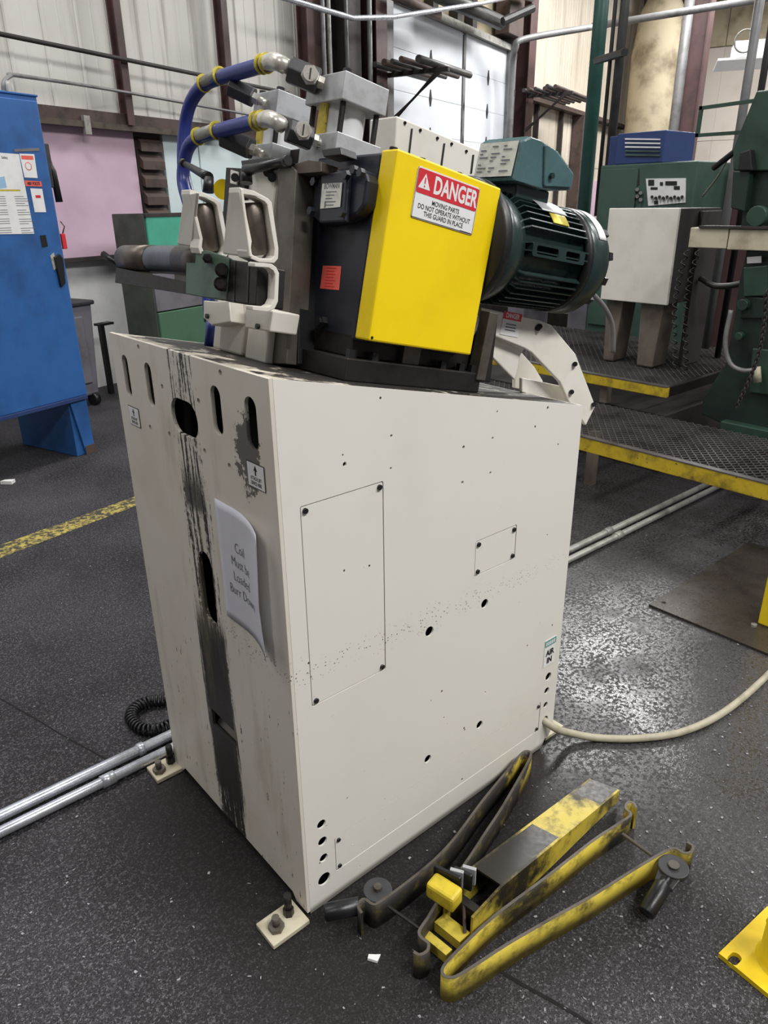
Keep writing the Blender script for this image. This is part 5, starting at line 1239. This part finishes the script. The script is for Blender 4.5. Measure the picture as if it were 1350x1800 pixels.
# beige beam across
b0, b1 = FX(1214, 400, 3.34), FX(1212, 435, 3.34)
t = thing('cross_beam', 'beige painted cross beam in front of the green press', 'beam', (3.4, .5, b1[2]))
jy = FX(1280, 415, 3.34)[1]
fbox('beam_segment', (3.34, jy+.003, b1[2]), (3.41, b0[1], b0[2]), M['beam'], t, WORLD, .004); fbox('beam_segment', (3.34, -.4, b1[2]-.004), (3.41, jy-.003, b0[2]-.004), M['beam'], t, WORLD, .004)
MB().box((3.33, -.4, b0[2]-.002), (3.44, b0[1]-.05, b0[2]+.01)).build('beam_strip', M['soot'], t)
# tall thin posts and green hoop frame
for k, (x0, y0, x1, y1, r, X, mt_, lab) in enumerate(((1338, 0, 1288, 300, .028, 4.6, 'pipe_grey', 'tall grey pipe post behind the green hoop frame'), (1352, 60, 1318, 290, .02, 4.3, 'black', 'thin black post at the right edge above the press'))):
    p, q_ = FX(x0, y0, X), FX(x1, y1, X); c = (p+q_)/2
    o = MB().cyl((X, c[1], .5625), (X, c[1], 3.9), r, seg=12).build('post', M[mt_], None); tag(o, lab, 'post')
hf = [(1334, 176), (1233, 190), (1226, 238), (1330, 229)]
P = [FX(px, py, 3.6) for px, py in hf]; P[3] = FX(1330, 231, 3.6)
o = MB()
for a_, b_ in ((P[0], P[1]), (P[1], P[2]), (P[2], P[3])): d = unit(b_-a_); o.cyl(a_-d*.009, b_+d*.009, .012, seg=4, rot=math.pi/4)
tag(o.build('hoop_frame', M['green_press'], None), 'green rectangular hoop frame sticking out from the press head', 'frame')
o = MB().cyl(FX(1255, 295, 3.7), FX(1345, 225, 3.5), .016, seg=8).build('slanted_bar', M['black'], None); tag(o, 'black slanted bar rising towards the press head', 'bar')
o = MB().tube(spline([FX(1235, 345, 4.6), FX(1262, 310, 4.4), FX(1285, 270, 4.2), FX(1300, 255, 4.0)]), .006, 6).build('loose_wire', M['cable'], None); tag(o, 'pale loose wire strung to the press', 'wire')
# rust-red machine behind
o = MB().box((5.2, .9, .3), (6.2, 1.75, 1.83)).box((5.15, 1.35, 1.6), (5.3, 1.7, 1.9)).build('red_housing', M['maroon'], None, .01); tag(o, 'dark maroon machine housing behind the press', 'machine')
# white reflector lamp high on the right
t = thing('reflector_lamp', 'white rectangular reflector lamp hanging high at the right', 'lamp', FS(1320, 112, 12.0))
lc = FS(1325, 110, 12.0); F = (lc, unit(WD*.2-WN), unit(WD+WN*.2), ZZ)
MB().prism([fr(F, -.5, -.5, -.02), fr(F, .9, -.5, -.02), fr(F, .9, .5, -.02), fr(F, -.5, .5, -.02)], (0, 0, .03)).build('reflector', M['white_label'], t)
MB().prism([fr(F, -.3, -.3, .012), fr(F, .9, -.3, .012), fr(F, .9, .3, .012), fr(F, -.3, .3, .012)], (0, 0, .22)).build('lamp_housing', M['white_label'], t)
for u in (-.1, .6): MB().cyl(fr(F, u, 0, .22), fr(F, u, 0, 2.6), .012, seg=6).build('hanger', M['galv_dull'], t)
rgp = FS(1310, 72, 11.3); m = MB().tube([rgp+.13*(math.cos(a)*F[1]+math.sin(a)*ZZ) for a in np.linspace(0, 2*math.pi, 25)], .012, 6); tag(m.build('cable_ring', M['galv_dull'], None), 'coiled grey wire ring hanging above the reflector lamp', 'wire')

# ribbed conveyor bed and tote behind the press
t = thing('slat_conveyor', 'ribbed steel slat conveyor running behind the press', 'conveyor', (7.0, 3.0, .0))
fbox('bed', (6.3, 1.3, 0), (13.0, 6.0, .40), M['steel_dark'], t)
for k in range(50): MB().box((6.3+k*.13, 1.3, .40), (6.3+k*.13+.09, 6.0, .43)).build('slat', M['galv_dull'], t)
tc = FX(1265, 470, 11.0)
t = thing('liquid_tote', 'white caged liquid tote standing behind the conveyor', 'tote', (11.5, tc[1], .43))
fbox('tank', (11.0, tc[1]-.9, .55), (12.0, tc[1]+.45, 1.5), M['tote_white'], t, WORLD, .05)
fbox('pallet', (10.95, tc[1]-.95, .431), (12.05, tc[1]+.5, .55), M['blue_dark'], t, WORLD, .01)
for k in range(7): MB().cyl((10.97, tc[1]-.85+k*.2, .55), (10.97, tc[1]-.85+k*.2, 1.52), .012, seg=6).build('cage_bar', M['tote_blue'], t)
for k in range(4): MB().cyl((10.96, tc[1]-.9, .7+k*.25), (10.96, tc[1]+.45, .7+k*.25), .012, seg=6).build('cage_bar', M['tote_blue'], t)
# grey block behind the motor end
p = FX(960, 545, 5.0)
t = thing('grey_base', 'grey machine base block behind the motor and exit chute', 'machine base', (5.3, 2.9, 0))
fbox('block', (5.0, 2.75, .80), (5.5, 4.2, 1.25), M['bin_grey'], t, WORLD, .01)
fbox('leg', (5.02, 2.8, .0), (5.4, 3.0, .8), M['bin_grey'], t, WORLD, .01); fbox('leg', (5.02, 3.5, .0), (5.4, 3.7, .8), M['bin_grey'], t, WORLD, .01)
